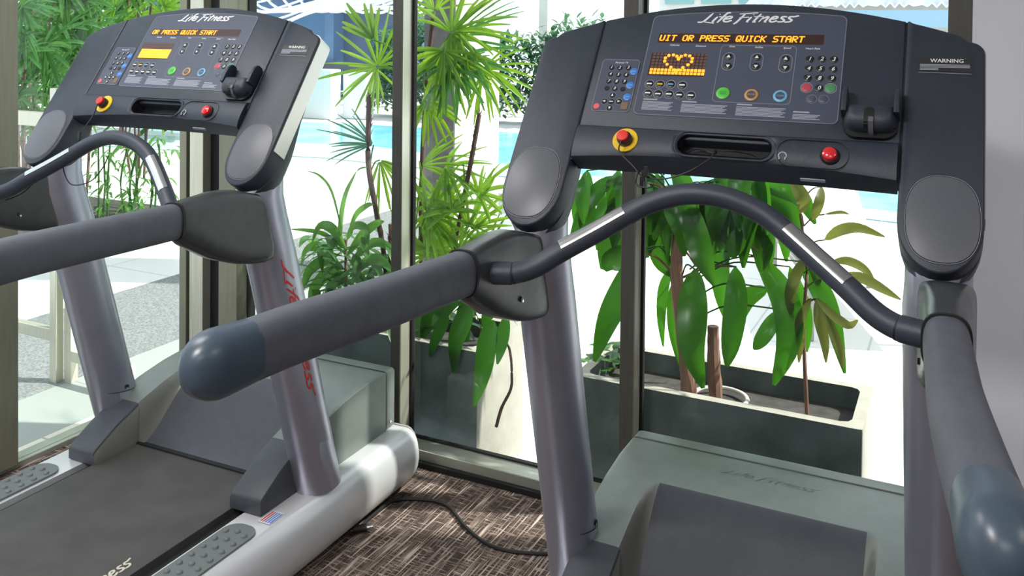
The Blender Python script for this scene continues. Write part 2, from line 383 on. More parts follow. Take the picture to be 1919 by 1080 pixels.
# ================================================================== TREADMILL
def z2(x, y, ox, oy, sc): return (ox+x/sc, oy+y/sc)
def build_treadmill():
    root = empty('treadmill', (0, 0, 0))
    # ---- side rails with rounded outer skirts
    prof = [(.305, .198), (.410, .199), (.424, .194), (.438, .180), (.448, .158), (.453, .130), (.454, .105), (.450, .075), (.440, .048), (.425, .032), (.400, .026), (.305, .026)]
    for s in (1, -1):
        bm = B(); rings = []
        for y, k in ((-1.52, .0), (-1.50, 1), (.44, 1), (.462, .985), (.476, .93)):
            rings.append([(s*(.305+(a-.305)*(1 if k else .9)), y, .112+(b-.112)*(k if k else .8)) for a, b in prof])
        loft(bm, rings); rail = mk('side_rail', bm, 'silver', root, angle=50)
        bm = B(); rings = [[(s*(.305+(a-.305)*q), y, .112+(b-.112)*q) for a, b in prof] for y, q in ((.480, .96), (.490, .93), (.497, .82))]
        loft(bm, rings); mk('end_cap', bm, 'silver', rail, angle=50)
        # step pad with studs
        bm = B(); o = rrect(.3165, -1.25, .4095, -.215, .040, 8)
        loft(bm, [[(s*a, b, .199) for a, b in o], [(s*a, b, .2045) for a, b in o]])
        y = -.262; r = 0
        while y > -1.2:
            for c in (.3335, .3630, .3925):
                yy_ = y+(.010 if c == .3630 else 0)
                rr = [[(s*(c+q*math.cos(2*PI*i/12)), yy_+q*math.sin(2*PI*i/12), zz) for i in range(12)] for q, zz in ((.0078, .204), (.0072, .2078), (.0050, .2098), (.0015, .2105))]
                loft(bm, rr)
            y -= .0385; r += 1
        mk('step_pad', bm, 'pad', rail, angle=40)
    bm = B(); box(bm, (-.306, -1.50, .05), (.306, .05, .182)); mk('deck', bm, 'deckdark', root, bevel=.004)
    bm = B(); rings = []
    for x in (-.265, .265):
        pr = []
        for i in range(9):
            a = PI/2+PI*i/8; pr.append((x, -1.47+.055*math.cos(a), .147+.055*math.sin(a)))
        pr += [(x, .06, .092), (x, .06, .202)]
        rings.append(pr)
    loft(bm, rings); belt = mk('running_belt', bm, 'belt', root, angle=30)
    bm = logo(B(), lambda a, b, o: Vector((.235-b*.034, -.700+a*.0395, .2022+o*.0004)), .15); mk('belt_logo', bm, 'beltprint', belt, smooth=False)
    # ---- motor cover
    def H(y):
        T = [(-.165, .240), (-.150, .250), (-.085, .288), (0, .325), (.1, .357), (.2, .377), (.3, .388), (.41, .388)]
        for (a, b), (c, d) in zip(T[:-1], T[1:]):
            if y <= c: return b+(d-b)*(y-a)/(c-a)
        return .388
    def G(y):
        T = [(-.2, .204), (0, .204), (.02, .212), (.06, .245), (.12, .303), (.17, .350), (.200, .371), (.215, .378)]
        for (a, b), (c, d) in zip(T[:-1], T[1:]):
            if y <= c: return min(H(y), b+(d-b)*(y-a)/(c-a))
        return H(y)
    xs = [-.37, -.3695, -.366, -.360, -.30, -.268, -.262, -.256, -.250, -.243, -.236, -.10, 0]; xs = xs+[-x for x in xs[-2::-1]]
    ys = [-.002, .01, .03, .06, .09, .12, .15, .17, .185, .20, .21, .217, .226, .24, .27, .30, .34, .38, .405, .410]
    bm = B(); grid = []
    for y in ys:
        row = []
        for x in xs:
            ax = abs(x); t = min(1, max(0, (ax-.236)/(.262-.236))); t = t*t*(3-2*t)
            g = G(y)
            if .205 < y < .23: pass
            z = g+(H(y)-g)*t
            if ax > .365: z -= .006 if ax > .3697 else (.0028 if ax > .368 else .0006)
            if y > .408: z -= .002
            row.append(bm.verts.new((x, y, z)))
        grid.append(row)
    for a, b in zip(grid[:-1], grid[1:]):
        for i in range(len(xs)-1): bm.faces.new((a[i], a[i+1], b[i+1], b[i]))
    for i0 in (0, len(xs)-1):
        low = [bm.verts.new((xs[i0], y, .199)) for y in ys]
        for k in range(len(ys)-1): bm.faces.new((grid[k][i0], grid[k+1][i0], low[k+1], low[k]))
    lo = [bm.verts.new((x, ys[-1], .199)) for x in xs]
    for i in range(len(xs)-1): bm.faces.new((grid[-1][i], grid[-1][i+1], lo[i+1], lo[i]))
    lo = [bm.verts.new((x, ys[0], .199)) for x in xs]
    for i in range(len(xs)-1): bm.faces.new((grid[0][i], grid[0][i+1], lo[i+1], lo[i]))
    cover = mk('motor_cover', bm, 'cover', root, angle=38)
    cover.data.materials.append(M['recess']); cover.data.materials.append(M['innerwall'])
    for p in cover.data.polygons:
        c = p.center
        if abs(c.x) < .238 and c.y < .214 and c.y > .0 and p.normal.z > .1: p.material_index = 1
        elif .238 < abs(c.x) < .263 and c.y < .2: p.material_index = 2
    # front panel of the cover with a dark joint
    bm = B(); pr = rrect(-.371, .199, .371, .389, .012, 4)
    loft(bm, [[(a, .413, b) for a, b in pr], [(a, .452, b) for a, b in pr], [(a*.995, .460, .294+(b-.294)*.97) for a, b in pr]])
    mk('front_panel', bm, 'cover', cover, angle=40)
    bm = B(); box(bm, (-.262, -.012, .2025), (.262, .004, .2065)); mk('belt_gap', bm, 'groove', cover)
    bm = B(); box(bm, (-.368, .405, .20), (.368, .416, .384)); mk('cover_joint', bm, 'groove', cover)
    for s in (1, -1):      # joint screws at the sides of the cover
        bm = B(); tube(bm, [(s*.369, .432, .222), (s*.374, .432, .222)], .005, 10); mk('cover_screw', bm, 'steel', cover)
    bm = logo(B(), lambda a, b, o: Vector((-.105+a*.036, .322+b*.024, .3872+o*.0008)), .12); mk('embossed_logo', bm, 'cover', cover, smooth=False)
    # ---- arms of the cover that end in blunt feet on the rails
    for s in (1, -1):
        bm = B(); rings = []
        for y in (-.166, -.160, -.13, -.085, -.04, -.003):
            h = H(y); x0, x1 = .2575, .362
            if y < -.163: h -= .004
            o = [(x0, .2), (x0, h-.008), (x0+.003, h-.002), (x0+.010, h), (x1-.010, h), (x1-.003, h-.002), (x1, h-.008), (x1, .2)]
            rings.append([(s*a, y, b+.0015) for a, b in o])
        loft(bm, rings); ca = mk('cover_arm', bm, 'coverarm', cover, angle=40); ca.data.materials.append(M['innerwall'])
        for p in ca.data.polygons:
            if p.normal.x*s < -.9 and abs(p.center.x) < .27: p.material_index = 1
    # ---- uprights
    for s in (1, -1):
        def cy(z): return .047-.284*(z-.2)
        def cxu(z): return s*(.379-.009*(z-.6))
        bm = B(); rings = []
        for z, yc, ry in ((.225, None, .073), (.30, None, .073), (.40, None, .073), (.6, None, .073), (.8, None, .073), (.90, None, .073), (1.0, -.184, .071), (1.05, -.192, .068), (1.10, -.187, .060), (1.14, -.163, .052), (1.18, -.140, .045), (1.22, -.117, .042)):
            rings.append([(cxu(z)+a, (cy(z) if yc is None else yc)+b, z) for a, b in sup(0, 0, .0575 if z < 1.02 else .0535, ry, 2.05, 48)])
        loft(bm, rings); u = mk('upright', bm, 'lilac', root, angle=40)
        bm = B(); rings = []
        for z in (.198, .205, .346, .348):
            k = 1.0 if z < .347 else .985
            rings.append([(cxu(z)+a*k, cy(z)+b*k, z+(.0 if z < .25 else -.15*b)) for a, b in sup(0, 0, .0578, .0723, 2.05, 48)])
        loft(bm, rings); ft = mk('upright_sleeve', bm, 'lilac', u, angle=40)
        seam = [(cxu(.348)-s*.0588*math.cos(t), cy(.348)+.0732*math.sin(t), .3475-.15*.0732*math.sin(t)) for t in [math.radians(-80+150*i/20) for i in range(21)]]
        bm = B(); tube(bm, seam, .0011, 6); mk('sleeve_seam', bm, 'groove', u)
        bm = B(); tube(bm, [(s*.327, .010, .360), (s*.3205, .010, .360)], .0065, 14); mk('bolt_recess', bm, 'black', u)
        bm = B(); tube(bm, [(s*.327, .009, .3555), (s*.3200, .009, .3555)], .0036, 10); mk('bolt', bm, 'steel', u)
    # red script on the outer face of each upright, reading downwards
    for s in (1, -1):
        def P(a, b, o, s=s):
            z = .868-a*.060; dy = -.024+b*.030 if s > 0 else .012-b*.030; ex = .0575*math.sqrt(max(0, 1-(dy/.072)**2))
            return Vector((s*(.379-.009*(z-.6)+ex+.0006+o*.0004), .047-.284*(z-.2)+dy, z))
        bm = logo(B(), P, .13); mk('upright_logo', bm, 'redprint', root, smooth=False)
    # ---- handrail brackets, handrails and their end caps
    for s in (1, -1):
        sec = [((-.492, 1.079), (-.494, .999), .0305), ((-.455, 1.084), (-.474, .980), .0325), ((-.42, 1.086), (-.435, .957), .034), ((-.38, 1.088), (-.40, .937), .036),
               ((-.34, 1.086), (-.36, .920), .0375), ((-.30, 1.080), (-.315, .904), .040), ((-.275, 1.072), (-.27, .894), .043), ((-.250, 1.066), (-.225, .888), .045), ((-.240, 1.060), (-.200, .891), .0455), ((-.237, 1.057), (-.195, .895), .044), ((-.235, 1.052), (-.1935, .900), .041)]
        bm = B(); rings = []
        for (yt, zt), (yb, zb), w in sec:
            cyy, cz, hy, hz = (yt+yb)/2, (zt+zb)/2, (yt-yb)/2, (zt-zb)/2
            cx = .3915-.003*max(0, (w-.037)/.009)
            rings.append([(s*cx+a*w, cyy+b*hy, cz+b*hz) for a, b in sup(0, 0, 1, 1, 3.0 if w < .034 else 3.0+min(4.0, (w-.034)*450), 44)])
        loft(bm, rings); br = mk('handrail_bracket', bm, 'collar', root, angle=50)
        bm = B(); tube(bm, [(s*.3545, -.331, .955), (s*.349, -.331, .955)], .0055, 12); mk('bracket_screw_hole', bm, 'black', br)
        bm = B(); tube(bm, [(s*.3545, -.329, .9515), (s*.3485, -.329, .9515)], .0028, 10); mk('bracket_screw', bm, 'steel', br)
        bm = B(); tube(bm, [(s*.3912, -.490, 1.039), (s*.3915, -.497, 1.039)], .0335, 36, ry=.043, nexp=2.9); mk('bracket_ring', bm, 'groove', br)
        path = spline([(s*.3912, -.494, 1.0385), (s*.397, -.60, 1.041), (s*.4048, -.748, 1.0450), (s*.420, -.906, 1.0495), (s*.433, -1.005, 1.0480)], 6)
        bm = B(); tube(bm, path, .0305, 36, ry=.0405, nexp=2.7); hr = mk('handrail', bm, 'rubber', root, angle=60)
        d = (path[-1]-path[-2]).normalized(); rr = []
        bm = B(); pp = [path[-1]-d*.014, path[-1]-d*.0135]; ra = [.0300, .0313]; rb = [.0400, .0413]
        for i in range(0, 10):
            a = PI/2*i/9.3; pp.append(path[-1]+d*(.040+.050*math.sin(a))); ra.append(.0340*math.cos(a*.985)+.0001); rb.append(.0442*math.cos(a*.985)+.0001)
        tube(bm, pp, ra, 36, ry=rb, nexp=2.45); mk('handrail_end_cap', bm, 'cap', hr, angle=60)
    # ---- curved front bar with pulse plates
    half = [(.352, -.428, 1.030), (.325, -.419, 1.030), (.290, -.402, 1.042), (.246, -.378, 1.072), (.195, -.350, 1.104), (.143, -.325, 1.138), (.10, -.3135, 1.163), (.05, -.309, 1.181), (0, -.309, 1.187)]
    pts = [(-x, y, z) for x, y, z in half]+half[-2::-1]
    path = spline(pts, 6)
    bm = B(); tube(bm, path, .0192, 24); bar = mk('front_grip_bar', bm, 'grip', root, angle=60)
    for s in (1, -1):
        bm = B(); tube(bm, [(s*.327, -.4195, 1.0295), (s*.368, -.432, 1.028)], .0208, 24); mk('bar_joint', bm, 'grip', bar, bevel=.002)
        bm = B(); tube(bm, [(s*.3245, -.4187, 1.0299), (s*.327, -.4195, 1.0295)], .0199, 24); mk('joint_groove', bm, 'groove', bar)
        hp = spline([(s*x, y, z) for x, y, z in half[3:6]], 6); hp = hp[:]
        bm = B(); rings = []
        for i, p in enumerate(hp):
            t = (hp[min(i+1, len(hp)-1)]-hp[max(i-1, 0)]).normalized(); nrm = Vector((0, -.55, .85)); nrm = (nrm-t*nrm.dot(t)).normalized(); sd_ = t.cross(nrm)
            row = []
            for rr_, sg in ((.0205, 1), (.0180, -1)):
                for j in range(7):
                    a = math.radians(-34+68*j/6)*sg; row.append(p+nrm*rr_*math.cos(a)+sd_*rr_*math.sin(a))
            rings.append(row)
        loft(bm, rings); mk('pulse_plate', bm, 'steel', bar, angle=30)
    # ---- console
    console = root
    def top(x): return .4503-.475*x*x
    for s in (1, -1):
        xi, xo = .3095, .4425; cxx, hw = (xi+xo)/2, (xo-xi)/2
        o = []
        for i in range(15):
            a = PI+PI*i/14; o.append((cxx+hw*math.cos(a), -.005+.090*math.sin(a)))
        rc = .026; xc = xo-rc; sc = top(xo-.008)-rc
        for i in range(7):
            a = PI/2*i/6; o.append((xc+rc*math.cos(a), sc+rc*math.sin(a)))
        for i in range(1, 8): x = xc+(xi-xc)*i/7; o.append((x, top(x)+.001))
        o = [(s*a, b) for a, b in o]
        bm = B(); plate(bm, o, -.052, 0, .004); arm = mk('console_arm', bm, 'slate', console, angle=50)
        lob = []
        rings = []
        for off, hw_, dn, tp in ((-.045, .0655, .0945, .30), (-.062, .0655, .0975, .12), (-.080, .062, .098, .06), (-.094, .055, .090, .03), (-.102, .044, .076, .01)):
            q = [(s*(cxx+hw_*math.cos(PI+PI*i/16)), -.008+dn*math.sin(PI+PI*i/16)) for i in range(17)]+[(s*(cxx+hw_), tp), (s*(cxx-hw_), tp)]
            rings.append([Pn(a, b, off) for a, b in q])
        bm = B(); loft(bm, rings); mk('arm_underside', bm, 'slate', arm, angle=60)
        # added pale strip that paints sun and reflection on the dark arm side
        sh = [(xo+.0015, -.005), (xo+.0025, sc), ]
        e = []
        for i in range(7):
            a = PI/2*i/6; e.append((xc+(rc+.002)*math.cos(a), sc+(rc+.002)*math.sin(a)))
        P_ = [(xo+.0018, .01)]+e+[(xc-.004, sc+rc-.004)]+[(xc+(rc-.004)*math.cos(a), sc+(rc-.004)*math.sin(a)) for a in [PI/2*(1-i/6) for i in range(7)]]+[(xo-.004, .01)]
        P_ = [(s*a, b) for a, b in P_]
        bm = B(); plate(bm, P_, -.054, -.007); mk('side_glare', bm, 'sideglare', arm, angle=50)
        so = sup(s*.3795, .001, .0590, .0805, 2.5, 48)
        bm = B(); plate(bm, so, -.001, .0006); mk('speaker_rim', bm, 'groove', arm)
        bm = outline(B(), sup(s*.3795, .001, .0582, .0797, 2.5, 48), .0006, .0004, .0012); mk('speaker_rim_line', bm, 'print', arm)
        so = sup(s*.3795, .001, .0565, .0780, 2.5, 48)
        bm = B(); plate(bm, so, 0, .0022, .0012); mk('speaker_cover', bm, 'speaker', arm, angle=50)
    # centre housing
    xi = .307; o = [(-xi, .120), (xi, .120)]
    for i in range(21): x = xi-2*xi*i/20; o.append((x, top(x)))
    bm = B(); plate(bm, o, -.050, 0, .003); face = mk('display_housing', bm, 'slate', console, angle=50)
    # seams between housing and arms
    for s in (1, -1):
        bm = B(); plate(bm, [(s*.3068, .06), (s*.3105, .06), (s*.3105, .405), (s*.3068, .405)], -.03, -.0035); mk('housing_seam', bm, 'groove', face)
    # ledge below the panel: (s, off) section with an arched lower edge and a slot
    bm = B(); rings = []
    for i in range(25):
        x = -.306+.612*i/24; up = .016*(1-(x/.306)**2)
        sec = [(.139, -.02), (.139, .0015), (.133, .0085), (.125, .0115), (.100, .0125), (.076+up*.7, .0105), (.0635+up, .0055), (.0615+up, .002), (.0600+up*.25, -.045), (.07, -.052), (.139, -.052)]
        rings.append([Pn(x, a, b) for a, b in sec])
    loft(bm, rings); ledge = mk('console_ledge', bm, 'slate', console, angle=28)
    # cut the slot
    cb = B(); so = rrect(-.0905, .0835, .0905, .1270, .0210, 8); loft(cb, [[Pn(a, b, -.032) for a, b in so], [Pn(a, b, .03) for a, b in so]])
    cut = mk('cutter', cb, 'black'); md = ledge.modifiers.new('cut', 'BOOLEAN'); md.object = cut; md.operation = 'DIFFERENCE'; md.solver = 'EXACT'
    bpy.context.view_layer.update(); dg = bpy.context.evaluated_depsgraph_get()
    me = bpy.data.meshes.new_from_object(ledge.evaluated_get(dg)); old = ledge.data; ledge.modifiers.clear(); ledge.data = me
    me.materials.clear(); me.materials.append(M['slate'])
    bpy.data.objects.remove(cut)
    bm = B(); so = rrect(-.0895, .0845, .0895, .1260, .0205, 8)
    V = loft(bm, [[Pn(a, b, .0105) for a, b in so], [Pn(a, b, -.031) for a, b in so]], cap=False); bm.faces.new(V[1]); mk('accessory_slot', bm, 'black', ledge, angle=50)
    bm = outline(B(), rrect(-.0965, .0775, .0965, .1328, .026, 8), .0016, .009, .0128); mk('slot_rim', bm, 'slate', ledge)
    # raised lip line running to the start button
    bm = outline(B(), rrect(.100, .072, .226, .1285, .026, 8), .0008, .0105, .0131); mk('ledge_line', bm, 'groove', ledge)
    # emergency stop
    c = (-.196, .1035)
    bm = lathe_n(B(), c, [(.0262, .011), (.0262, .0142), (.0252, .0150), (.0120, .0150)]); es = mk('emergency_ring', bm, 'yellow', ledge)
    bm = lathe_n(B(), (c[0]+.001, c[1]-.001), [(.0150, .0145), (.0150, .026), (.0135, .0275)]); mk('emergency_collar', bm, 'black', es)
    bm = lathe_n(B(), (c[0]-.0005, c[1]), [(.0118, .027), (.0118, .0335), (.0105, .0350), (.0030, .0358)]); mk('emergency_button', bm, 'ered', es)
    # start / stop button
    c = (.194, .0985)
    bm = lathe_n(B(), c, [(.0172, .011), (.0172, .0150), (.0152, .0175), (.0140, .0175)]); sb = mk('stop_button_ring', bm, 'black', ledge)
    bm = lathe_n(B(), c, [(.0132, .017), (.0132, .0220), (.0118, .0250), (.0075, .0272), (.0025, .0280)]); mk('stop_button', bm, 'red', sb)
    # headphone symbol
    bm = B(); hc = (.111, .0925)
    ribbon(bm, [(hc[0]+.0072*math.cos(a), hc[1]+.0075*math.sin(a)) for a in [math.radians(-35+250*i/10) for i in range(11)]], .0022, lambda a, b, o: Pn(a, b, .0124+.0006*o), 0, 1)
    for q in (-.0052, .0052): ribbon(bm, [(hc[0]+q, hc[1]-.008), (hc[0]+q, hc[1]-.0025)], .0042, lambda a, b, o: Pn(a, b, .0124+.0008*o), 0, 1)
    mk('headphone_symbol', bm, 'print', ledge, smooth=False)
    # reader slot on the underside
    bm = B(); loft(bm, [[Pn(.165+a, .0600+b*.2, -.012+b) for a, b in rrect(-.022, -.0035, .022, .0035, .0015, 2)], [Pn(.165+a, .0585+b*.2, -.0125+b) for a, b in rrect(-.022, -.0035, .022, .0035, .0015, 2)]])
    mk('rating_plate', bm, 'print', ledge)
    # decal panel
    tl, tr, br_, bl = (-.1985, .4200), (.2015, .4140), (.2005, .1670), (-.1985, .1740)
    o = rrect(-.1985, .170, .2010, .418, .012, 6)
    o = [(a, b+(.012*(1-(a/.2)**2) if b > .35 else 0)) for a, b in o]
    # add arc points on the top edge
    oo = []
    for i, p in enumerate(o):
        oo.append(p)
        if i == 6:
            for k in range(1, 10):
                x = p[0]+(o[7][0]-p[0])*k/10; oo.append((x, .418+.012*(1-(x/.2)**2)))
    o = oo
    bm = B(); plate(bm, o, -.001, .0008); dp = mk('control_panel', bm, 'decal', console)
    bm = outline(B(), [(a*.995, .29+(b-.29)*.992) for a, b in o], .0011, .0006, .0012)
    outline(bm, rrect(-.0405, .2080, .1110, .3440, .009, 5), .0011, .0006, .0012)
    mk('panel_outline', bm, 'line', dp)
    kp = rrect(-.2905, .174, -.2065, .303, .008, 5)
    bm = B(); plate(bm, kp, -.001, .0008); kpo = mk('tv_keypad', bm, 'decal', console)
    bm = outline(B(), kp, .0011, .0006, .0012); mk('keypad_outline', bm, 'line', kpo)
    # logo
    bm = logo(B(), lambda a, b, o: Pn(-.0905+a*.0312, .4020+b*.0225, .0008+o*.0005), .15); mk('console_logo', bm, 'white', dp, smooth=False)
    # screens
    bm = B(); plate(bm, rrect(-.1780, .3480, .1600, .3720, .001, 2), -.001, .0010); ms = mk('message_display', bm, 'screen', dp)
    bm = B(); plate(bm, rrect(-.1850, .2655, -.0665, .3220, .001, 2), -.001, .0010); md_ = mk('matrix_display', bm, 'screen', dp)
    bm = B()
    for i in range(15):
        for j in range(7):
            cx = -.1810+i*.00785; cy_ = .2690+j*.0078
            plate(bm, [(cx, cy_), (cx+.0056, cy_), (cx+.0056, cy_+.0056), (cx, cy_+.0056)], .0005, .0013)
    mk('unlit_cells', bm, 'ledoff', md_, smooth=False)
    # buttons
    def Q(x, y, z): # zoom coordinates -> panel
        ox, oy, sc = {'a': (1180, 0, 4.91), 'b': (1440, 0, 4.5), 'c': (900, 0, 3.6)}[z]; return pan(ox+x/sc, oy+y/sc)
    def key(c, r, m='black', name='button', rim=None, h=.0022, parent=dp):
        bm = lathe_n(B(), c, [(r, 0), (r, h*.7), (r*.88, h), (r*.3, h*1.02)], k=20); b = mk(name, bm, m, parent)
        if rim:
            bm = outline(B(), sup(c[0], c[1], r*1.18, r*1.18, 2, 24), .0008, .0006, .0012); mk('button_rim', bm, rim, b)
        return b
    def txt(t, c, size, parent, m='white', off=.0027, name='digit', shear=.25):
        bm = text_bm(t, size, Pn, o=c, off1=off, shear=shear); return mk(name, bm, m, parent, smooth=False)
    for (x, y, z, d) in ((912, 525, 'a', 1), (905, 612, 'a', -1), (1172, 532, 'a', 1), (1162, 615, 'a', -1), (147, 500, 'b', 1), (142, 575, 'b', -1)):
        c = Q(x, y, z); b = key(c, .0078, 'black', 'arrow_button')
        bm = B(); plate(bm, [(c[0]-.0042, c[1]-.0028*d), (c[0]+.0042, c[1]-.0028*d), (c[0], c[1]+.0045*d)][::d], .002, .0028); mk('arrow', bm, 'white', b, smooth=False)
    for c in (Q(908, 568, 'a'), Q(1167, 574, 'a'), Q(145, 538, 'b')):
        bm = outline(B(), rrect(c[0]-.0125, c[1]-.0215, c[0]+.0125, c[1]+.0215, .0124, 6), .0008, .0006, .0012)
        mk('arrow_outline', bm, 'print', dp)
    for (x, y, z, m) in ((858, 862, 'a', 'green'), (1120, 878, 'a', 'orange'), (100, 815, 'b', 'sky')):
        c = Q(x, y, z); b = key(c, .0135, m, 'large_button', h=.003)
        if m != 'green': bm = B(); lathe_n(bm, c, [(.0088, .003), (.0088, .0034)]); mk('button_face', bm, 'decal', b)
        txt('QUICK\nSTART' if m == 'green' else ('ENTER' if m == 'orange' else 'CLEAR'), c, .0048, b, 'dgreen' if m == 'green' else ('orange' if m == 'orange' else 'sky'), .0037, 'caption')
    for i, (x, y) in enumerate(((183, 775), (280, 778), (378, 780), (485, 788), (168, 860), (262, 868), (362, 870), (458, 878), (562, 882))):
        c = Q(x, y, 'a'); b = key(c, .0086, 'black', 'workout_button', 'print')
        mm = ('white', 'yellow', 'sky', 'white', 'white', 'white', 'white', 'white', 'white')[i]
        bm = B(); plate(bm, rrect(c[0]-.0058, c[1]-.0016, c[0]+.0058, c[1]+.0016, .0007, 2), .002, .0028); mk('caption', bm, mm, b, smooth=False)
    D = [('1', 350, 503), ('2', 452, 503), ('3', 552, 507), ('4', 340, 582), ('5', 438, 585), ('6', 545, 588), ('7', 330, 663), ('8', 430, 665), ('9', 535, 668), ('0', 427, 748)]
    for t, x, y in D:
        c = Q(x, y, 'b'); b = key(c, .0082, 'black', 'number_button'); txt(t, c, .0125, b)
    key(Q(322, 742, 'b'), .0098, 'dred', 'clear_button', 'print'); key(Q(525, 748, 'b'), .0098, 'dgreen', 'enter_button', 'print')
    for x, y in ((365, 838), (465, 840)): key(Q(x, y, 'b'), .0082, 'decal', 'oval_button', 'line')
    # left keypad
    K = [('1', 888, 458), ('2', 943, 460), ('3', 1000, 460), ('4', 880, 503), ('5', 932, 507), ('6', 985, 508), ('7', 868, 550), ('8', 920, 552), ('9', 973, 553), ('0', 908, 600)]
    for t, x, y in K:
        c = Q(x, y, 'c'); b = key(c, .0058, 'black', 'channel_button', parent=kpo); txt(t, c, .0095, b)
    for x, y in ((855, 597), (962, 603)):
        c = Q(x, y, 'c'); b = key(c, .0056, 'black', 'mute_button', parent=kpo)
    for x, y in ((1038, 485), (1012, 578), (993, 657)): 
        c = Q(x, y, 'c'); b = key(c, .0088, 'dblue', 'blue_button', parent=kpo)
        bm = B(); plate(bm, rrect(c[0]-.005, c[1]-.001, c[0]+.005, c[1]+.001, .0005, 2), .002, .0027); mk('caption', bm, 'sky', b, smooth=False)
    for x, y, a in ((893, 645, 90), (838, 685, 180), (935, 687, 0), (873, 730, -90)):
        c = Q(x, y, 'c'); b = key(c, .0066, 'black', 'arrow_key', 'line', parent=kpo); t = math.radians(a)
        tri = [(c[0]+.0040*math.cos(t), c[1]+.0040*math.sin(t)), (c[0]+.0034*math.cos(t+2.3), c[1]+.0034*math.sin(t+2.3)), (c[0]+.0034*math.cos(t-2.3), c[1]+.0034*math.sin(t-2.3))]
        bm = B(); plate(bm, tri, .002, .0027); mk('arrow', bm, 'white', b, smooth=False)
    c = Q(885, 688, 'c'); b = key(c, .0060, 'black', 'center_key', parent=kpo)
    bm = B(); plate(bm, rrect(c[0]-.0042, c[1]-.001, c[0]+.0042, c[1]+.001, .0005, 2), .002, .0027); mk('caption', bm, 'white', b, smooth=False)
    key(Q(785, 718, 'c'), .0070, 'pink', 'power_key', parent=kpo)
    c = Q(972, 717, 'c'); bm = B(); plate(bm, rrect(c[0]-.0072, c[1]-.0085, c[0]+.0072, c[1]+.0085, .002, 3), 0, .0018); mk('brown_key', bm, 'brown', kpo)
    # small captions
    bm = B()
    for t, x, y, z in (('Calories', 415, 418, 'a'), ('Distance', 655, 427, 'a'), ('Time', 940, 431, 'a'), ('Incline', 1190, 438, 'a'), ('Speed', 158, 408, 'b'), ('Heart Rate', 375, 413, 'b')):
        join(bm, text_bm(t, .0062, Pn, o=Q(x, y, z), off1=.0011))
    mk('display_captions', bm, 'white', dp, smooth=False)
    bm = text_bm('Personal TV', .0058, Pn, o=Q(955, 425, 'c'), off1=.0011); mk('keypad_title', bm, 'white', kpo, smooth=False)
    # blocks of fine print: headings and thin lines
    bm = B()
    for (x0, x1, s0, n) in ((-.182, -.118, .206, 7), (-.100, -.008, .204, 7), (.010, .104, .203, 7), (.118, .168, .192, 4)):
        plate(bm, rrect(x0, s0, x0+.030, s0+.0030, .0008, 1), .0005, .0010)
        for i in range(n):
            s_ = s0-.0050-i*.0030; plate(bm, [(x0, s_), (x1-.008*((i*7) % 3)/2, s_), (x1-.008*((i*7) % 3)/2, s_+.0016), (x0, s_+.0016)], .0005, .0010)
    mk('fine_print', bm, 'print', dp, smooth=False)
    # warning label on the right arm
    bm = B(); plate(bm, rrect(.3330, .2930, .4210, .3220, .002, 3), -.001, .0007); wl = mk('warning_label', bm, 'groove', console)
    wl.data.materials[0] = M['deckdark']
    bm = text_bm('WARNING', .0115, Pn, o=(.3800, .3160), off1=.0010, shear=.0); mk('warning_heading', bm, 'white', wl, smooth=False)
    bm = B()
    for i in range(5):
        s_ = .3070-i*.0028; x1 = .4180 if i < 3 else .366
        plate(bm, [(.3350, s_), (x1, s_), (x1, s_+.0014), (.3350, s_+.0014)], .0006, .0010)
    plate(bm, [(.333, .2900), (.421, .2885), (.421, .2893), (.333, .2908)], .0003, .0008)
    mk('warning_text', bm, 'print', wl, smooth=False)
    # device holder: curved cradle with two horns and a slot
    hx, hs = .257, .172
    bm = B(); o = rrect(hx-.0475, hs-.030, hx+.0475, hs+.030, .026, 8)
    o = [(a, b) if b < hs+.005 else (hx+(1 if a > hx else -1)*.0475, hs+.030) for a, b in o]
    seen = []; [seen.append(p) for p in o if p not in seen]
    plate(bm, seen, 0, .010); hb = mk('holder_base', bm, 'black', console, angle=50)
    bm = B(); rings = []
    n = 14
    for i in range(n+1):
        t = i/n; x = hx-.046+.092*t; e = min(1, min(t, 1-t)*5.5); d = .034*math.sqrt(max(0, 1-(1-e)**2))+.004
        lo_, hi_ = hs-.020*math.sqrt(max(.02, 1-(2*t-1)**4)), hs+.0225
        ring = [(lo_, .006), (lo_-.001, d*.6), (lo_+.006, d*.92), (hs, d+.001), (hi_-.006, d), (hi_, d*.93), (hi_, .006)]
        rings.append([Pn(x, a, b) for a, b in ring])
    loft(bm, rings); hd = mk('device_holder', bm, 'slate', hb, angle=45)
    for s in (1, -1):
        bm = B(); x = hx+s*.0445; rings = []
        for ss, w, d0, d1 in ((hs+.010, .0050, .002, .037), (hs+.035, .0048, .002, .037), (hs+.055, .0045, .002, .035), (hs+.064, .0038, .003, .030), (hs+.069, .0025, .006, .022)):
            rings.append([Pn(x+a, ss, b) for a, b in rrect(-w, d0, w, d1, .0025, 3)])
        loft(bm, rings); mk('holder_horn', bm, 'slate', hb, angle=50)
    bm = B(); loft(bm, [[Pn(hx-w_, ss, d_), Pn(hx+w_, ss, d_), Pn(hx+w_, ss, d_-.02), Pn(hx-w_, ss, d_-.02)] for ss, w_, d_ in ((hs+.017, .004, .0388), (hs+.013, .0085, .0392), (hs, .0088, .0395), (hs-.012, .0088, .0375), (hs-.020, .0088, .026))])
    mk('holder_slot', bm, 'black', hb)
    bm = B(); loft(bm, [[Pn(hx-.001, ss, d_), Pn(hx+.0075, ss, d_), Pn(hx+.0075, ss, d_-.02), Pn(hx-.001, ss, d_-.02)] for ss, d_ in ((hs-.003, .0400), (hs-.012, .0390), (hs-.021, .0275), (hs-.026, .020))])
    mk('holder_catch', bm, 'speaker', hb)
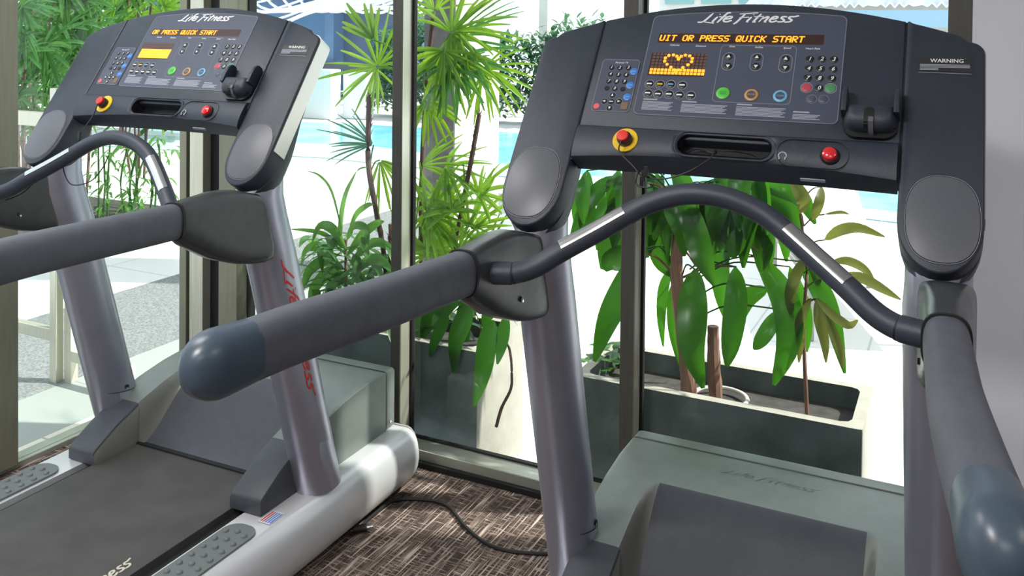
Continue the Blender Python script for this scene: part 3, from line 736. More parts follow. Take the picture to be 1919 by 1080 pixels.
    # stickers on the right side rail
    bm = B(); fx = lambda a, b, o: Vector((.369+.052*a, -.185+.060*b, .2005+o))
    loft(bm, [[fx(a, b, 0) for a, b in ((0, 0), (.75, 0), (.75, 1), (0, 1))], [fx(a, b, .0006) for a, b in ((0, 0), (.75, 0), (.75, 1), (0, 1))]]); st = mk('rail_sticker', bm, 'sticker', root, smooth=False)
    for k, (m, b0) in enumerate((('redprint', .12), ('redprint', .24), ('dblue', .42), ('dblue', .60), ('dblue', .78))):
        bm = B(); x0 = .08+.14*k
        loft(bm, [[fx(x0, .08, .0006), fx(x0+.07, .08, .0006), fx(x0+.07, .92, .0006), fx(x0, .92, .0006)], [fx(x0, .08, .0009), fx(x0+.07, .08, .0009), fx(x0+.07, .92, .0009), fx(x0, .92, .0009)]])
        mk('sticker_line', bm, m, st, smooth=False)
    return root, console, ms, md_

root, console, msg, mat_ = build_treadmill()
tag(root, 'right treadmill beside the pale wall, small screen lit with an orange heart', 'treadmill', 'silver treadmills by the windows')
rootL = dup(root); rootL.location = (-1.578124, .062249, 0); rootL.rotation_euler = (0, 0, .017745)
tag(rootL, 'treadmill on the left by the glass corner, black belt and silver side rail in view', 'treadmill', 'silver treadmills by the windows')
def child(o, prefix):
    for c in o.children:
        if c.name.split('.')[0] == prefix: return c
        r = child(c, prefix)
        if r: return r
# the two machines show different messages
def lit(root_, text, x0, s0, heart):
    ms_, mt = child(root_, 'message_display'), child(root_, 'matrix_display')
    bm = B(); dots(bm, text, x0, s0, .01245, .0150); mk('lit_message', bm, 'led', ms_, smooth=False)
    bm = B()
    def cell(i, j, g=.0062):
        cx = -.1813+i*.00785; cy_ = .2687+j*.0078; plate(bm, [(cx, cy_), (cx+g, cy_), (cx+g, cy_+g), (cx, cy_+g)], .001, .0017)
    if heart:
        for i in range(15):
            for j in (0, 1): cell(i, j)
        h = []
        for k in range(22):
            t = 2*PI*k/22; hx = 16*math.sin(t)**3; hy = 13*math.cos(t)-5*math.cos(2*t)-2*math.cos(3*t)-math.cos(4*t)
            h.append((-.1245+hx*.00185, .2990+hy*.00150))
        for a, b in h: plate(bm, sup(a, b, .0034, .0034, 3, 8), .001, .0021)
    else:
        for i in range(15):
            for j in range(4): cell(i, j, .0072)
    mk('lit_cells', bm, 'led', mt, smooth=False)
lit(root, 'UIT OR PRESS QUICK START', -.1755, .3525, True)
lit(rootL, 'OR PRESS QUICK START', -.1755, .3525, False)

# keep the tree at thing > part > sub-part
def flatten(t):
    for part in list(t.children):
        stack = [c for c in part.children]
        for sub in stack:
            deep = list(sub.children_recursive)
            for d_ in deep: d_.parent = part

# safety cords with clips, one per machine (they hang on the machine: parts of it)
def cordpart(root_, paths, clip):
    es = child(root_, 'emergency_ring')
    bm = B()
    for p in paths: tube(bm, spline(p, 6), .0016, 6)
    mk('safety_cord', bm, 'cord', es)
    bm = B(); c = Vector(clip)
    for d in ((0, 0, 0), (.006, -.004, .010), (-.004, .003, -.012)):
        box(bm, c+Vector(d)-Vector((.004, .003, .010)), c+Vector(d)+Vector((.004, .003, .010)))
    mk('cord_clip', bm, 'cord', es, bevel=.001)
a0 = Pn(-.196, .092, .033)
cordpart(root, [[a0, a0+Vector((0, -.012, -.02)), at(1185, 310, -.225), at(1200, 328, -.235)],
                [at(1200, 328, -.235), at(1240, 336, -.24), at(1290, 322, -.235), at(1330, 297, -.215), Pn(-.012, .092, .018), Pn(-.02, .098, -.01), Pn(-.055, .112, -.02), Pn(-.078, .100, -.015)],
                [at(1196, 322, -.235), at(1192, 345, -.26), at(1210, 352, -.28), at(1222, 350, -.285)],
                [Pn(-.008, .092, .018), Pn(.02, .095, .012), Pn(.05, .102, -.01), Pn(.076, .092, -.015)]], at(1206, 330, -.238))
cordpart(rootL, [[a0, a0+Vector((0, -.014, -.03)), (-.2, -.25, 1.19), (-.2, -.262, 1.165)],
                 [(-.2, -.262, 1.165), (-.19, -.32, 1.12), (-.14, -.34, 1.06), (-.09, -.32, 1.065), (-.06, -.305, 1.10), (-.052, -.29, 1.135)],
                 [(-.2, -.27, 1.15), (-.22, -.36, 1.08), (-.27, -.38, 1.03), (-.31, -.40, 1.01)]], (-.2, -.262, 1.168))

flatten(root); flatten(rootL)
# ================================================================== ROOM
def struct(name, bm, m, parent=None, **k): return mk(name, bm, m, parent, kind='structure', **k)
WY = .70                                                     # inner face of the window wall
bm = box(B(), (-2.40, -4.2, -.06), (3.2, .70, 0)); struct('floor', bm, 'carpet', smooth=False)
bm = box(B(), (-2.6, -4.3, 2.75), (3.3, .95, 2.85)); struct('ceiling', bm, 'ceiling', smooth=False)
bm = box(B(), (-2.6, -4.3, -.06), (3.3, -4.2, 2.75)); struct('wall_rear', bm, 'rearwall', smooth=False)
bm = box(B(), (3.2, -4.2, -.06), (3.3, .95, 2.75)); struct('wall_side', bm, 'rearwall', smooth=False)
bm = box(B(), (.4285, .66, -.06), (3.2, .95, 2.75)); struct('wall_right', bm, 'wall', smooth=False)
bm = box(B(), (-2.6, .72, 2.45), (.4285, 1.35, 2.75)); struct('wall_front', bm, 'wall', smooth=False)    # lintel over the windows, with an unseen eave added to block the sun
bm = box(B(), (-2.50, -4.2, -.15), (-2.40, -1.35, 2.75)); struct('wall_left', bm, 'rearwall', smooth=False)
# sill frame on the carpet
bm = box(B(), (-2.46, .672, 0), (.4285, .80, .018)); struct('trim_1', bm, 'gasket', smooth=False)
bm = box(B(), (-2.46, .690, .015), (.4285, .79, .050)); struct('trim_2', bm, 'sill', bevel=.003)
bm = box(B(), (-2.46, .764, .050), (.4285, .782, .056)); struct('trim_3', bm, 'gasket', smooth=False)
# mullions: slim front face, leftmost side paled to paint outside reflection, black gasket on the glass
def mullion(n, x0, x1, y0, y1, gx, z0=.05):
    bm = box(B(), (x0, y0, z0), (x1, y1, 2.45)); o = struct('trim_%d' % n, bm, 'frame', bevel=.002)
    return o
n = 4
for (x0, x1) in ((-1.350, -1.312), (-.513, -.470), (.372, .4285)):
    y0, y1 = .70, .800
    mullion(n, x0, x1, y0, y1, 0); n += 1
    bm = box(B(), (x1, .764, .055), (x1+.010, .782, 2.45)); struct('trim_%d' % n, bm, 'gasket', smooth=False); n += 1
    if x1 < .3:
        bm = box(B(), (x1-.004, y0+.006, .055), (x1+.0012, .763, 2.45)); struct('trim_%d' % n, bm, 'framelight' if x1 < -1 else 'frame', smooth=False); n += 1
# corner members
M['olive'] = nz(principled('window_frame_olive', (.24, .235, .175), .40, .4), 6, .08, stretch=(20, 20, 1))
for (x0, x1, y0, y1, m_) in ((-2.352, -2.315, .700, .80, 'olive'), (-2.315, -2.303, .73, .80, 'gasket'), (-2.303, -2.232, .705, .80, 'framelight'), (-2.232, -2.150, .745, .82, 'groove'), (-2.150, -2.056, .705, .80, 'olive'), (-2.056, -2.050, .76, .80, 'gasket')):
    bm = box(B(), (x0, y0, .0), (x1, y1, 2.45)); struct('trim_%d' % n, bm, m_, bevel=.002 if m_ not in ('gasket', 'groove') else 0); n += 1
# left glass wall
LX = -2.42
bm = box(B(), (LX-.05, -1.35, -.02), (LX+.02, .70, .018)); struct('trim_%d' % n, bm, 'sill', bevel=.003); n += 1
bm = box(B(), (LX-.04, -.10, .018), (LX+.04, .040, 2.75)); struct('trim_%d' % n, bm, 'olive', bevel=.003); n += 1
bm = box(B(), (LX-.04, -1.35, .018), (LX+.04, -1.25, 2.75)); struct('trim_%d' % n, bm, 'olive', bevel=.003); n += 1
bm = box(B(), (LX-.07, -1.35, 2.45), (LX+.05, .95, 2.75)); struct('trim_%d' % n, bm, 'wall', smooth=False); n += 1
# panes
w = 1
for (x0, x1) in ((-2.414, -2.350), (-2.052, -1.349), (-1.311, -.511), (-.468, .374)):
    bm = box(B(), (x0, .770, .052), (x1, .776, 2.45)); struct('window_%d' % w, bm, 'glass', smooth=False); w += 1
for (y0, y1) in ((.040, .775), (-1.25, -.10)):
    bm = box(B(), (LX-.003, y0, .018), (LX+.003, y1, 2.45)); struct('window_%d' % w, bm, 'glass', smooth=False); w += 1
# ceiling lamps: first follows the wall shadow, other three added unseen as fill
def ceiling_light(x, y, sx, sy, label, k=1.0):
    t = empty('ceiling_light', (x, y, 2.72), 0, label, 'light', 'flat panels on the gym ceiling')
    bm = box(B(), (-sx/2-.03, -sy/2-.03, .0), (sx/2+.03, sy/2+.03, .03)); mk('lamp_frame', bm, 'white', t, bevel=.004)
    bm = box(B(), (-sx/2, -sy/2, -.006), (sx/2, sy/2, .002)); mk('lamp_diffuser', bm, principled('lamp_diffuser_mat', (.9, .9, .9), .6, emit=(1, .97, .93), estr=2.0), t)
    ld = bpy.data.lights.new('panel_light', 'AREA'); ld.shape = 'RECTANGLE'; ld.size = sx; ld.size_y = sy; ld.energy = ROOM_LIGHT*k; ld.color = (1.0, .97, .95)
    lo = bpy.data.objects.new('panel_light', ld); COL.objects.link(lo); lo.parent = t; lo.location = (0, 0, -.012)
ceiling_light(-.95, -2.35, .7, .5, 'flat ceiling light panel between and behind the two treadmills', 1.7)
ceiling_light(-1.9, -.9, 1.0, .5, 'unseen fill light panel added above the left treadmill', .55)
ceiling_light(.6, -3.5, 1.2, .6, 'unseen fill light panel added nearest the rear wall', .6)
ceiling_light(2.2, -1.6, 1.2, .6, 'unseen fill light panel added near the side wall', .4)

# power cable on the carpet
pts = [atz(u, v, .006) for u, v in ((668, 995), (700, 965), (740, 938), (800, 937), (840, 950), (870, 985), (905, 1015), (950, 1032), (1015, 1038), (1060, 1035))]
bm = tube(B(), spline(pts, 8), .0052, 8)
tag(mk('power_cable', bm, 'cord'), 'thin black power cable curling over the brown carpet between the treadmills', 'cable')
c = atz(680, 992, .012)
t = empty('floor_plug', c, .6, 'small black plug with a metal tip under the left treadmill rail', 'plug')
bm = tube(B(), [(-.03, 0, 0), (.012, 0, .004)], .011, 12); mk('plug_body', bm, 'cord', t, bevel=.002)
bm = tube(B(), [(.012, 0, .004), (.030, 0, .006)], .008, 12); mk('metal_tip', bm, 'chrome', t)

# ================================================================== OUTSIDE
OZ = -.15
bm = box(B(), (-60, .83, OZ-.2), (30, 40, OZ-.004)); struct('ground', bm, 'tiles', smooth=False, )
bm = box(B(), (-60, -6, OZ-.2), (-2.48, .83, OZ-.004)); struct('ground', bm, 'tiles', smooth=False)
bm = box(B(), (-2.825, -4, OZ-.05), (-2.50, .83, OZ+.002)); struct('paving_strip', bm, 'striptile', smooth=False)
bm = box(B(), (-3.24, -4, OZ-.05), (-2.825, 6.2, OZ+.001)); struct('grey_paving', bm, 'greytile', smooth=False)
bm = box(B(), (-4.22, -4, OZ-.05), (-3.24, 6.2, OZ+.0015)); struct('dark_speckled_paving', bm, 'speckled', smooth=False)  # darker speckled band of paving
# pool
bm = B(); poly = [(-9.2, 6.9), (-6.9, 7.35), (-3.4, 7.1), (3.0, 6.2), (3.0, 11.5), (-6.2, 11.3), (-8.4, 11.1), (-12, 10.6), (-12, 6.5)]
prism(bm, poly, lambda a, b: (a, b, OZ-.10), lambda a, b: (a, b, OZ+.004)); struct('pool', bm, 'water', smooth=False)
bm = B(); poly = [(-12, 6.5), (-9.2, 6.9), (-6.9, 7.35), (-3.4, 7.1), (3.0, 6.2), (3.0, 6.55), (-3.4, 7.7), (-6.9, 8.6), (-9.2, 8.2), (-12, 7.8)]
prism(bm, poly, lambda a, b: (a, b, OZ-.05), lambda a, b: (a, b, OZ+.010))
struct('pool_ledge', bm, principled('pool_ledge', (.50, .72, .78), .3), smooth=False)
# white garden wall, blue building, lattice
x0, x1 = at(300, 150, 11.3).x, at(630, 150, 11.6).x
bm = box(B(), (x0-6, 11.45, OZ), (x1, 11.75, at(600, 130, 11.5).z)); tag(mk('garden_wall', bm, 'whitewall', bevel=.02), 'bright white rendered wall standing behind the pool', 'wall')
bm = box(B(), (x1, 11.8, OZ), (at(690, 130, 11.9).x, 12.1, at(650, 135, 11.9).z)); tag(mk('garden_wall', bm, 'whitewall', bevel=.02), 'shaded white wall running from the bright wall to the hedge', 'wall')
bl = empty('pool_building', (0, 0, 0), 0, 'blue building with dark roof edge above the white pool wall', 'building')
zt = at(600, 16, 16).z; zb = at(600, 140, 16).z
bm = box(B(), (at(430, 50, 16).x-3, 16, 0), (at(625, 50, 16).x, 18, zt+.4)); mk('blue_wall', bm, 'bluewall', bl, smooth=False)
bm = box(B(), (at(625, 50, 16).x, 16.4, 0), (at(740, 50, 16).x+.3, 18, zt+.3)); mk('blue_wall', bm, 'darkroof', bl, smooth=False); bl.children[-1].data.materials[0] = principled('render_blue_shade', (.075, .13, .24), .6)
bm = box(B(), (at(430, 50, 16).x-3, 15.6, zt+.4), (at(745, 50, 16).x+.6, 18, zt+2.6)); mk('roof_fascia', bm, 'darkroof', bl, smooth=False)
bm = box(B(), (at(540, 120, 15.9).x-2, 15.7, at(600, 128, 15.9).z), (at(700, 120, 15.9).x, 15.95, at(600, 116, 15.9).z)); mk('parapet_band', bm, 'darkroof', bl, smooth=False)
lt = empty('lattice_canopy', (0, 0, 0), 0, 'white curved lattice canopy in front of the dark roof', 'canopy')
bm = B(); Y = 15.2
def L2(u, v): return at(u, v, Y)
for k in range(15):        # sweeping bars
    tube(bm, spline([L2(330+k*34, -60), L2(400+k*30, 10+k*1.2), L2(520+k*26, 20-k*2.4), L2(760+k*26, -50-k*3)], 6), .035, 6)
for k in range(9):
    tube(bm, spline([L2(250, 100-k*26), L2(420, 62-k*22), L2(560, 22-k*20), L2(640, -30-k*20)], 6), .032, 6)
mk('curved_bars', bm, 'lattice', lt)
bm = B(); tube(bm, spline([L2(300, 120), L2(470, 75), L2(540, 40), L2(600, 18), L2(680, 14), L2(780, 16)], 6), .05, 8); mk('edge_bar', bm, 'lattice', lt)
# rectangular pier
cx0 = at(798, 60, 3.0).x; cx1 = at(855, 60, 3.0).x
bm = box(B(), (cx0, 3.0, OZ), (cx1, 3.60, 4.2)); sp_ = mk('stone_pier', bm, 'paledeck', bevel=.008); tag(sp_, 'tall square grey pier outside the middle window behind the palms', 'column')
M['piershade'] = nz(principled('shaded_stone_front', (.085, .083, .082), .7), 30, .2, .4, 120)  # speckled stone, darkened to paint the shade on the pier front
bm = box(B(), (cx0-.002, 2.985, OZ), (cx1-.004, 3.0, 4.2)); mk('shaded_stone_face', bm, 'piershade', sp_, smooth=False)
# building at top right with awning
fb = empty('far_building', (0, 0, 0), 0, 'far building with teal windows above a corrugated awning, over the right console', 'building')
Y = 19.0; a = at(1236, 0, Y); b_ = at(1800, 0, Y)
bm = box(B(), (a.x, Y, OZ), (b_.x+6, Y+3, at(1500, 12, Y).z+5)); mk('facade', bm, 'paledeck', fb, smooth=False)
for k in range(9):
    x = a.x+.15+k*(b_.x-a.x+.5)/8.0
    bm = box(B(), (x, Y-.05, at(1500, 6, Y).z), (x+(b_.x-a.x)/8.0-.12, Y+.02, at(1500, 6, Y).z+1.8)); mk('window_pane', bm, 'teal' if k not in (5,) else 'pink', fb, smooth=False)
bm = B(); rings = []
for side in (0, 1):
    pass
zaw = at(1600, 12, Y-1.2).z; xa, xb = at(1400, 10, Y-1.2).x, b_.x+6
N_ = 120; topv, botv = [], []
for i in range(N_+1):
    x = xa+(xb-xa)*i/N_; dz = .05*math.sin(i*PI*.9); topv.append((x, Y, zaw+.35+dz)); botv.append((x, Y-1.4, zaw+dz))
V = loft(bm, [topv, botv], cap=False, closed=False)
o = mk('awning_sheet', bm, 'lattice', fb); sm = o.modifiers.new('solid', 'SOLIDIFY'); sm.thickness = .04
bm = box(B(), (xa, Y-1.35, zaw-.42), (xb, Y-1.2, zaw-.08)); mk('awning_beam', bm, principled('awning_blue', (.28, .45, .60), .5), fb, smooth=False)
bm = box(B(), (at(1010, 30, 14).x, 14, OZ), (at(1026, 30, 14).x, 14.1, 5)); tag(mk('slim_post', bm, 'paledeck'), 'slim pale post beyond the hedge against the bright sky', 'post')
# hedge behind the pool
def leaf(bm, p, d, L, w, droop=.3, up=Vector((0, 0, 1)), n=5, fold=.15, prof=None, twist=0.0):
    d = d.normalized(); s = d.cross(up)
    if s.length < 1e-3: s = Vector((1, 0, 0))
    s.normalize()
    if twist: s = Matrix.Rotation(twist, 3, d) @ s
    prev = None; q = p.copy(); dd = d.copy()
    for i in range(n+1):
        t = i/n; ww = w*.5*(math.sin(PI*min(1, t*.92+.08))**.8 if prof is None else prof(t)); ww = max(ww, w*.02)
        nn = s.cross(dd).normalized()
        a, c, b = q-s*ww+nn*ww*fold, q, q+s*ww+nn*ww*fold
        row = [bm.verts.new(a), bm.verts.new(c), bm.verts.new(b)]
        if prev:
            for k in range(2): bm.faces.new((prev[k], prev[k+1], row[k+1], row[k]))
        prev = row; dd = (dd+Vector((0, 0, -droop/n))).normalized(); q = q+dd*L/n
def hedge(x0, x1, y, h, label, cnt, lob, sz=1.0, m='hedge'):
    bm = B()
    for i in range(cnt):
        x = random.uniform(x0, x1); z = OZ+.1+random.random()**.8*(h+lob*math.sin(x*2.1)*.5+random.uniform(-.15, .15)); yy = y+random.uniform(-.35, .35)
        d = Vector((random.uniform(-1, 1), random.uniform(-1.2, .3), random.uniform(-.3, 1)))
        leaf(bm, Vector((x, yy, z)), d, random.uniform(.10, .24)*sz, random.uniform(.05, .09)*sz, .3, n=3)
    h_ = mk('hedge', bm, m); tag(h_, label, 'hedge'); return h_
hx0 = at(640, 200, 11.9).x; hx1 = at(1110, 200, 11.9).x
hh = at(960, 55, 11.9).z-OZ
hedge(at(672, 200, 12.6).x+.3, at(1120, 200, 12.6).x, 12.75, hh*.95, 'leafy blue green hedge growing behind the pool edge', 5200, .35)

hedge(-17.5, -9.2, 8.3, 3.6, 'tall dark hedge filling the view far behind the left window palms', 5200, .3, 1.9, 'palmdark')
# planters
def planter(x0, x1, y0, y1, z1, label, t=.035, soil=.07):
    p = empty('planter', ((x0+x1)/2, (y0+y1)/2, OZ), 0, label, 'planter', 'concrete troughs outside the windows')
    cx, cy_ = (x0+x1)/2, (y0+y1)/2
    X, Yh = (x1-x0)/2, (y1-y0)/2; h = z1-OZ
    bm = B(); o = rrect(-X, -Yh, X, Yh, .008, 2); i_ = rrect(-X+t, -Yh+t, X-t, Yh-t, .03, 2)
    V = loft(bm, [[(a, b, 0) for a, b in o], [(a, b, h-.006) for a, b in o], [(a*.998, b*.998, h) for a, b in o]], cap=False)
    V2 = [[bm.verts.new((a, b, h)) for a, b in i_], [bm.verts.new((a, b, h-.20)) for a, b in i_]]
    n_ = len(o)
    for a, b in ((V[2], V2[0]), (V2[0], V2[1])):
        for k in range(n_): bm.faces.new((a[k], a[(k+1) % n_], b[(k+1) % n_], b[k]))
    bm.faces.new(V[0]); body = mk('trough', bm, 'planter', p, angle=40)
    body.data.materials.append(M['planterrimlit'])
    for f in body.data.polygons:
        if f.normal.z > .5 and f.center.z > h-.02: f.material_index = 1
        if f.normal.x > .7 and abs(f.center.x) > X-.02: f.material_index = 1  # end face paled in colour to stand for sun on it
    bm = B(); loft(bm, [[(a, b, h-soil-.05) for a, b in i_], [(a, b, h-soil) for a, b in i_]]); mk('potting_soil', bm, 'soil', p)
    return p
PLZ = .35
planter(-.72, .172, .832, 1.19, PLZ, 'long dark concrete trough outside the right window, under the broad-leaved plant')
planter(-2.02, -1.095, .866, 1.24, PLZ, 'dark concrete trough with a pale sunlit end, outside the middle window behind the cable')
# saucer / hose ring in the right planter
bm = B(); c = atz(1350, 745, .30); tube(bm, [c+Vector((.085*math.cos(a), .085*math.sin(a), 0)) for a in [2*PI*i/28 for i in range(29)]], .007, 8, cap=False)
tag(mk('hose_ring', bm, principled('hose_white', (.6, .58, .52), .5)), 'pale ring of hose lying on the soil of the right trough', 'hose')

def leafpath(bm, pts, w, nrm=Vector((0, -1, .25)), fold=.12, n=4, prof=None, wav=0.0):
    P = spline(pts, n); m = len(P); prev = None
    for i, p in enumerate(P):
        t = i/(m-1); tg = (P[min(i+1, m-1)]-P[max(i-1, 0)]).normalized(); s = tg.cross(nrm)
        if s.length < .05: s = tg.cross(Vector((1, 0, 0)))
        s.normalize(); nn = s.cross(tg)
        ww = max(w*.5*(math.sin(PI*(t**.8)*.97+.03)**.75 if prof is None else prof(t)), w*.012)
        f = fold+wav*math.sin(t*9)
        row = [bm.verts.new(p-s*ww+nn*ww*f*1.0), bm.verts.new(p-s*ww*.5+nn*ww*f*.3), bm.verts.new(p), bm.verts.new(p+s*ww*.5+nn*ww*f*.3), bm.verts.new(p+s*ww+nn*ww*f)]
        if prev:
            for k in range(4): bm.faces.new((prev[k], prev[k+1], row[k+1], row[k]))
        prev = row
# ---- broad-leaved plant in the right trough
bp_ = empty('broad_leaf_plant', at(1290, 745, 1.0), 0, 'broad-leaved plant with large hanging green leaves behind the right front bar', 'plant')
ORG = bp_.location.copy()
def shift(bm, org):
    for v in bm.verts: v.co -= org
    return bm
bm = B()
BL = [  # (pixel points base->tip, depths, width m)
    ([(1295, 385), (1303, 430), (1318, 480), (1338, 535)], (.98, .90, .86, .86), .060),
    ([(1330, 385), (1362, 410), (1378, 450), (1372, 484)], (1.0, .98, .96, .96), .064),
    ([(1302, 505), (1300, 570), (1298, 650), (1318, 728)], (.98, .90, .85, .84), .070),
    ([(1378, 500), (1380, 560), (1370, 640), (1362, 688)], (1.05, 1.0, .97, .96), .052),
    ([(1420, 480), (1470, 560), (1478, 640), (1450, 722)], (1.05, 1.0, .97, .97), .062),
    ([(1465, 580), (1445, 610), (1425, 640), (1412, 655)], (1.05, 1.0, .98, .98), .036),
    ([(1200, 470), (1170, 540), (1140, 600), (1114, 678)], (.98, .92, .90, .90), .062),
    ([(1215, 470), (1180, 480), (1145, 490), (1134, 508)], (1.0, .96, .95, .95), .060),
    ([(1190, 360), (1160, 400), (1140, 450), (1128, 505)], (1.05, 1.0, .98, .98), .062),
    ([(1150, 330), (1120, 360), (1095, 395), (1068, 455)], (1.1, 1.05, 1.02, 1.0), .045),
    ([(1100, 320), (1100, 345), (1104, 375), (1104, 405)], (1.1, 1.08, 1.06, 1.06), .036),
    ([(1195, 330), (1190, 350), (1160, 370), (1140, 410)], (1.1, 1.0, 1.0, 1.0), .060),
    ([(1240, 330), (1225, 360), (1222, 400), (1218, 440)], (1.1, 1.05, 1.0, 1.0), .050),
    ([(1280, 340), (1260, 380), (1240, 410), (1225, 450)], (1.1, 1.05, 1.0, 1.0), .050),
    ([(1400, 345), (1440, 375), (1480, 400), (1500, 440)], (1.15, 1.1, 1.1, 1.1), .055),
    ([(1420, 345), (1460, 350), (1500, 370), (1528, 420)], (1.15, 1.1, 1.1, 1.1), .050),
    ([(1390, 400), (1420, 430), (1430, 470), (1425, 510)], (1.1, 1.05, 1.02, 1.02), .060),
    ([(1430, 400), (1480, 440), (1520, 480), (1535, 540)], (1.1, 1.08, 1.06, 1.06), .050),
    ([(1500, 490), (1535, 540), (1560, 600), (1583, 700)], (1.1, 1.05, 1.03, 1.02), .045),
    ([(1480, 500), (1500, 560), (1510, 610), (1512, 660)], (1.12, 1.1, 1.08, 1.08), .040),
    ([(1440, 540), (1400, 560), (1380, 600), (1382, 650)], (1.1, 1.08, 1.06, 1.06), .045),
    ([(1360, 430), (1350, 480), (1352, 540), (1360, 600)], (1.12, 1.1, 1.08, 1.08), .050),
    ([(1260, 500), (1245, 540), (1240, 590), (1243, 650)], (1.1, 1.1, 1.1, 1.1), .030),
    ([(1270, 520), (1262, 560), (1262, 620), (1275, 690)], (1.14, 1.12, 1.1, 1.1), .030),
    ([(1225, 400), (1232, 450), (1240, 490), (1262, 520)], (1.12, 1.1, 1.1, 1.1), .050),
    ([(1330, 350), (1320, 380), (1310, 400), (1290, 440)], (1.12, 1.1, 1.1, 1.1), .050)]
for pts, dep, w_ in BL:
    leafpath(bm, [at(u, v, Y) for (u, v), Y in zip(pts, dep)], w_*1.42, Vector((random.uniform(-.25, .25), -1, .25)), fold=.22, wav=.08)
    (u0_, v0_) = pts[0]; tube(bm, spline([at(1270+.15*(u0_-1270), min(v0_+25, 600), 1.02), at((1270+u0_)/2, v0_-8, 1.02), at(u0_, v0_, dep[0])], 4), .0028, 5)
for k in range(62):
    u_ = random.uniform(1090, 1460); v_ = random.uniform(315, 400 if u_ > 1220 else 380); Y_ = random.uniform(.98, 1.22)
    du = random.uniform(-38, 38)
    leafpath(bm, [at(u_, v_, Y_), at(u_+du*.5, v_+random.uniform(5, 25), Y_-.03), at(u_+du*.9, v_+55, Y_-.05), at(u_+du, v_+random.uniform(90, 120), Y_-.05)], random.uniform(.05, .08), Vector((random.uniform(-.8, .8), -1, random.uniform(0, .6))), fold=.25, n=3)
mk('foliage', shift(bm, ORG), 'bigleaf', bp_)
def stem(path, r0, r1, m='bark', parent=None, org=None, name='stem', k=9):
    P = spline(path, 6); n_ = len(P); r = [r0+(r1-r0)*i/(n_-1)+random.uniform(-.06, .06)*r0 for i in range(n_)]
    bm = tube(B(), P, r, k)
    if org is not None: shift(bm, org)
    return mk(name, bm, m, parent)
stem([at(1292, 748, .99), at(1282, 640, .99), at(1268, 520, 1.0), at(1272, 420, 1.02), at(1275, 330, 1.05)], .026, .015, 'bark', bp_, ORG)
stem([at(1342, 752, .98), at(1338, 690, .98), at(1336, 612, .98)], .024, .018, 'bark', bp_, ORG)
for a_, b_2 in (((1272, 420), (1330, 385)), ((1270, 470), (1305, 500)), ((1275, 380), (1200, 340)), ((1280, 520), (1380, 500)), ((1275, 400), (1420, 470)), ((1268, 520), (1200, 470))):
    stem([at(*a_, 1.02), at((a_[0]+b_2[0])/2, (a_[1]+b_2[1])/2-10, 1.01), at(*b_2, 1.0)], .005, .003, 'bark', bp_, ORG, 'twig', 6)
# ---- bronze-leaved plant
sp = empty('bronze_plant', at(1512, 778, 1.02), 0, 'thin-stemmed plant with bronze green leaves at the right end of the right trough', 'plant'); ORG = sp.location.copy()
bm = B()
for pts, dep, w_ in [([(1545, 450), (1575, 432), (1610, 428), (1658, 444)], (1.02, 1.0, 1.0, 1.0), .032), ([(1560, 520), (1610, 520), (1650, 540), (1688, 562)], (1.02, 1.0, 1.0, 1.0), .030),
                     ([(1500, 400), (1505, 375), (1492, 350), (1480, 330)], (1.02, 1.0, 1.0, 1.0), .040), ([(1540, 350), (1536, 375), (1528, 400), (1522, 412)], (1.05, 1.0, 1.0, 1.0), .028),
                     ([(1560, 490), (1590, 490), (1620, 505), (1640, 530)], (1.05, 1.05, 1.05, 1.05), .026), ([(1520, 560), (1500, 600), (1500, 640), (1497, 680)], (1.0, .98, .98, .98), .028),
                     ([(1530, 560), (1560, 590), (1590, 610), (1608, 600)], (1.0, .98, .98, .98), .026), ([(1530, 560), (1535, 600), (1545, 640), (1548, 680)], (1.0, .98, .98, .98), .030),
                     ([(1510, 480), (1490, 520), (1480, 560), (1485, 600)], (1.02, 1.0, .99, .99), .034), ([(1535, 560), (1560, 620), (1575, 660), (1580, 690)], (1.02, 1.0, .99, .99), .026),
                     ([(1545, 402), (1575, 398), (1592, 402)], (1.02, 1.02, 1.02), .010)]:
    leafpath(bm, [at(u, v, Y) for (u, v), Y in zip(pts, dep)], w_*1.1, Vector((.2, -1, .5)), fold=.2)
    (u0_, v0_) = pts[0]; tube(bm, spline([at(1506, min(v0_+22, 600), 1.02), at((1506+u0_)/2, v0_+4, 1.02), at(u0_, v0_, dep[0])], 4), .0022, 5)
mk('foliage', shift(bm, ORG), 'redleaf', sp)
stem([at(1513, 778, 1.02), at(1509, 700, 1.02), at(1506, 600, 1.02), at(1512, 500, 1.02), at(1500, 400, 1.02)], .0075, .004, 'bark', sp, ORG, k=7)
stem([at(1168, 735, 1.0), at(1172, 640, 1.0), at(1178, 560, 1.02), at(1180, 480, 1.04)], .0055, .003, 'barkdark', bp_, bp_.location.copy(), 'stem', 6)
# low seedlings in the right planter
gp = empty('low_seedling', at(1140, 690, 1.05), 0, 'low round-leaved seedlings at the left end of the right trough', 'plant'); ORG = gp.location.copy(); bm = B()
for k in range(26):
    c = at(random.uniform(1090, 1175), random.uniform(645, 700), random.uniform(.98, 1.12)); a = random.uniform(0, 2*PI)
    leaf(bm, c, Vector((math.cos(a), math.sin(a), .3)), random.uniform(.04, .07), random.uniform(.025, .04), .6, n=4)
mk('foliage', shift(bm, ORG), 'midleaf', gp)

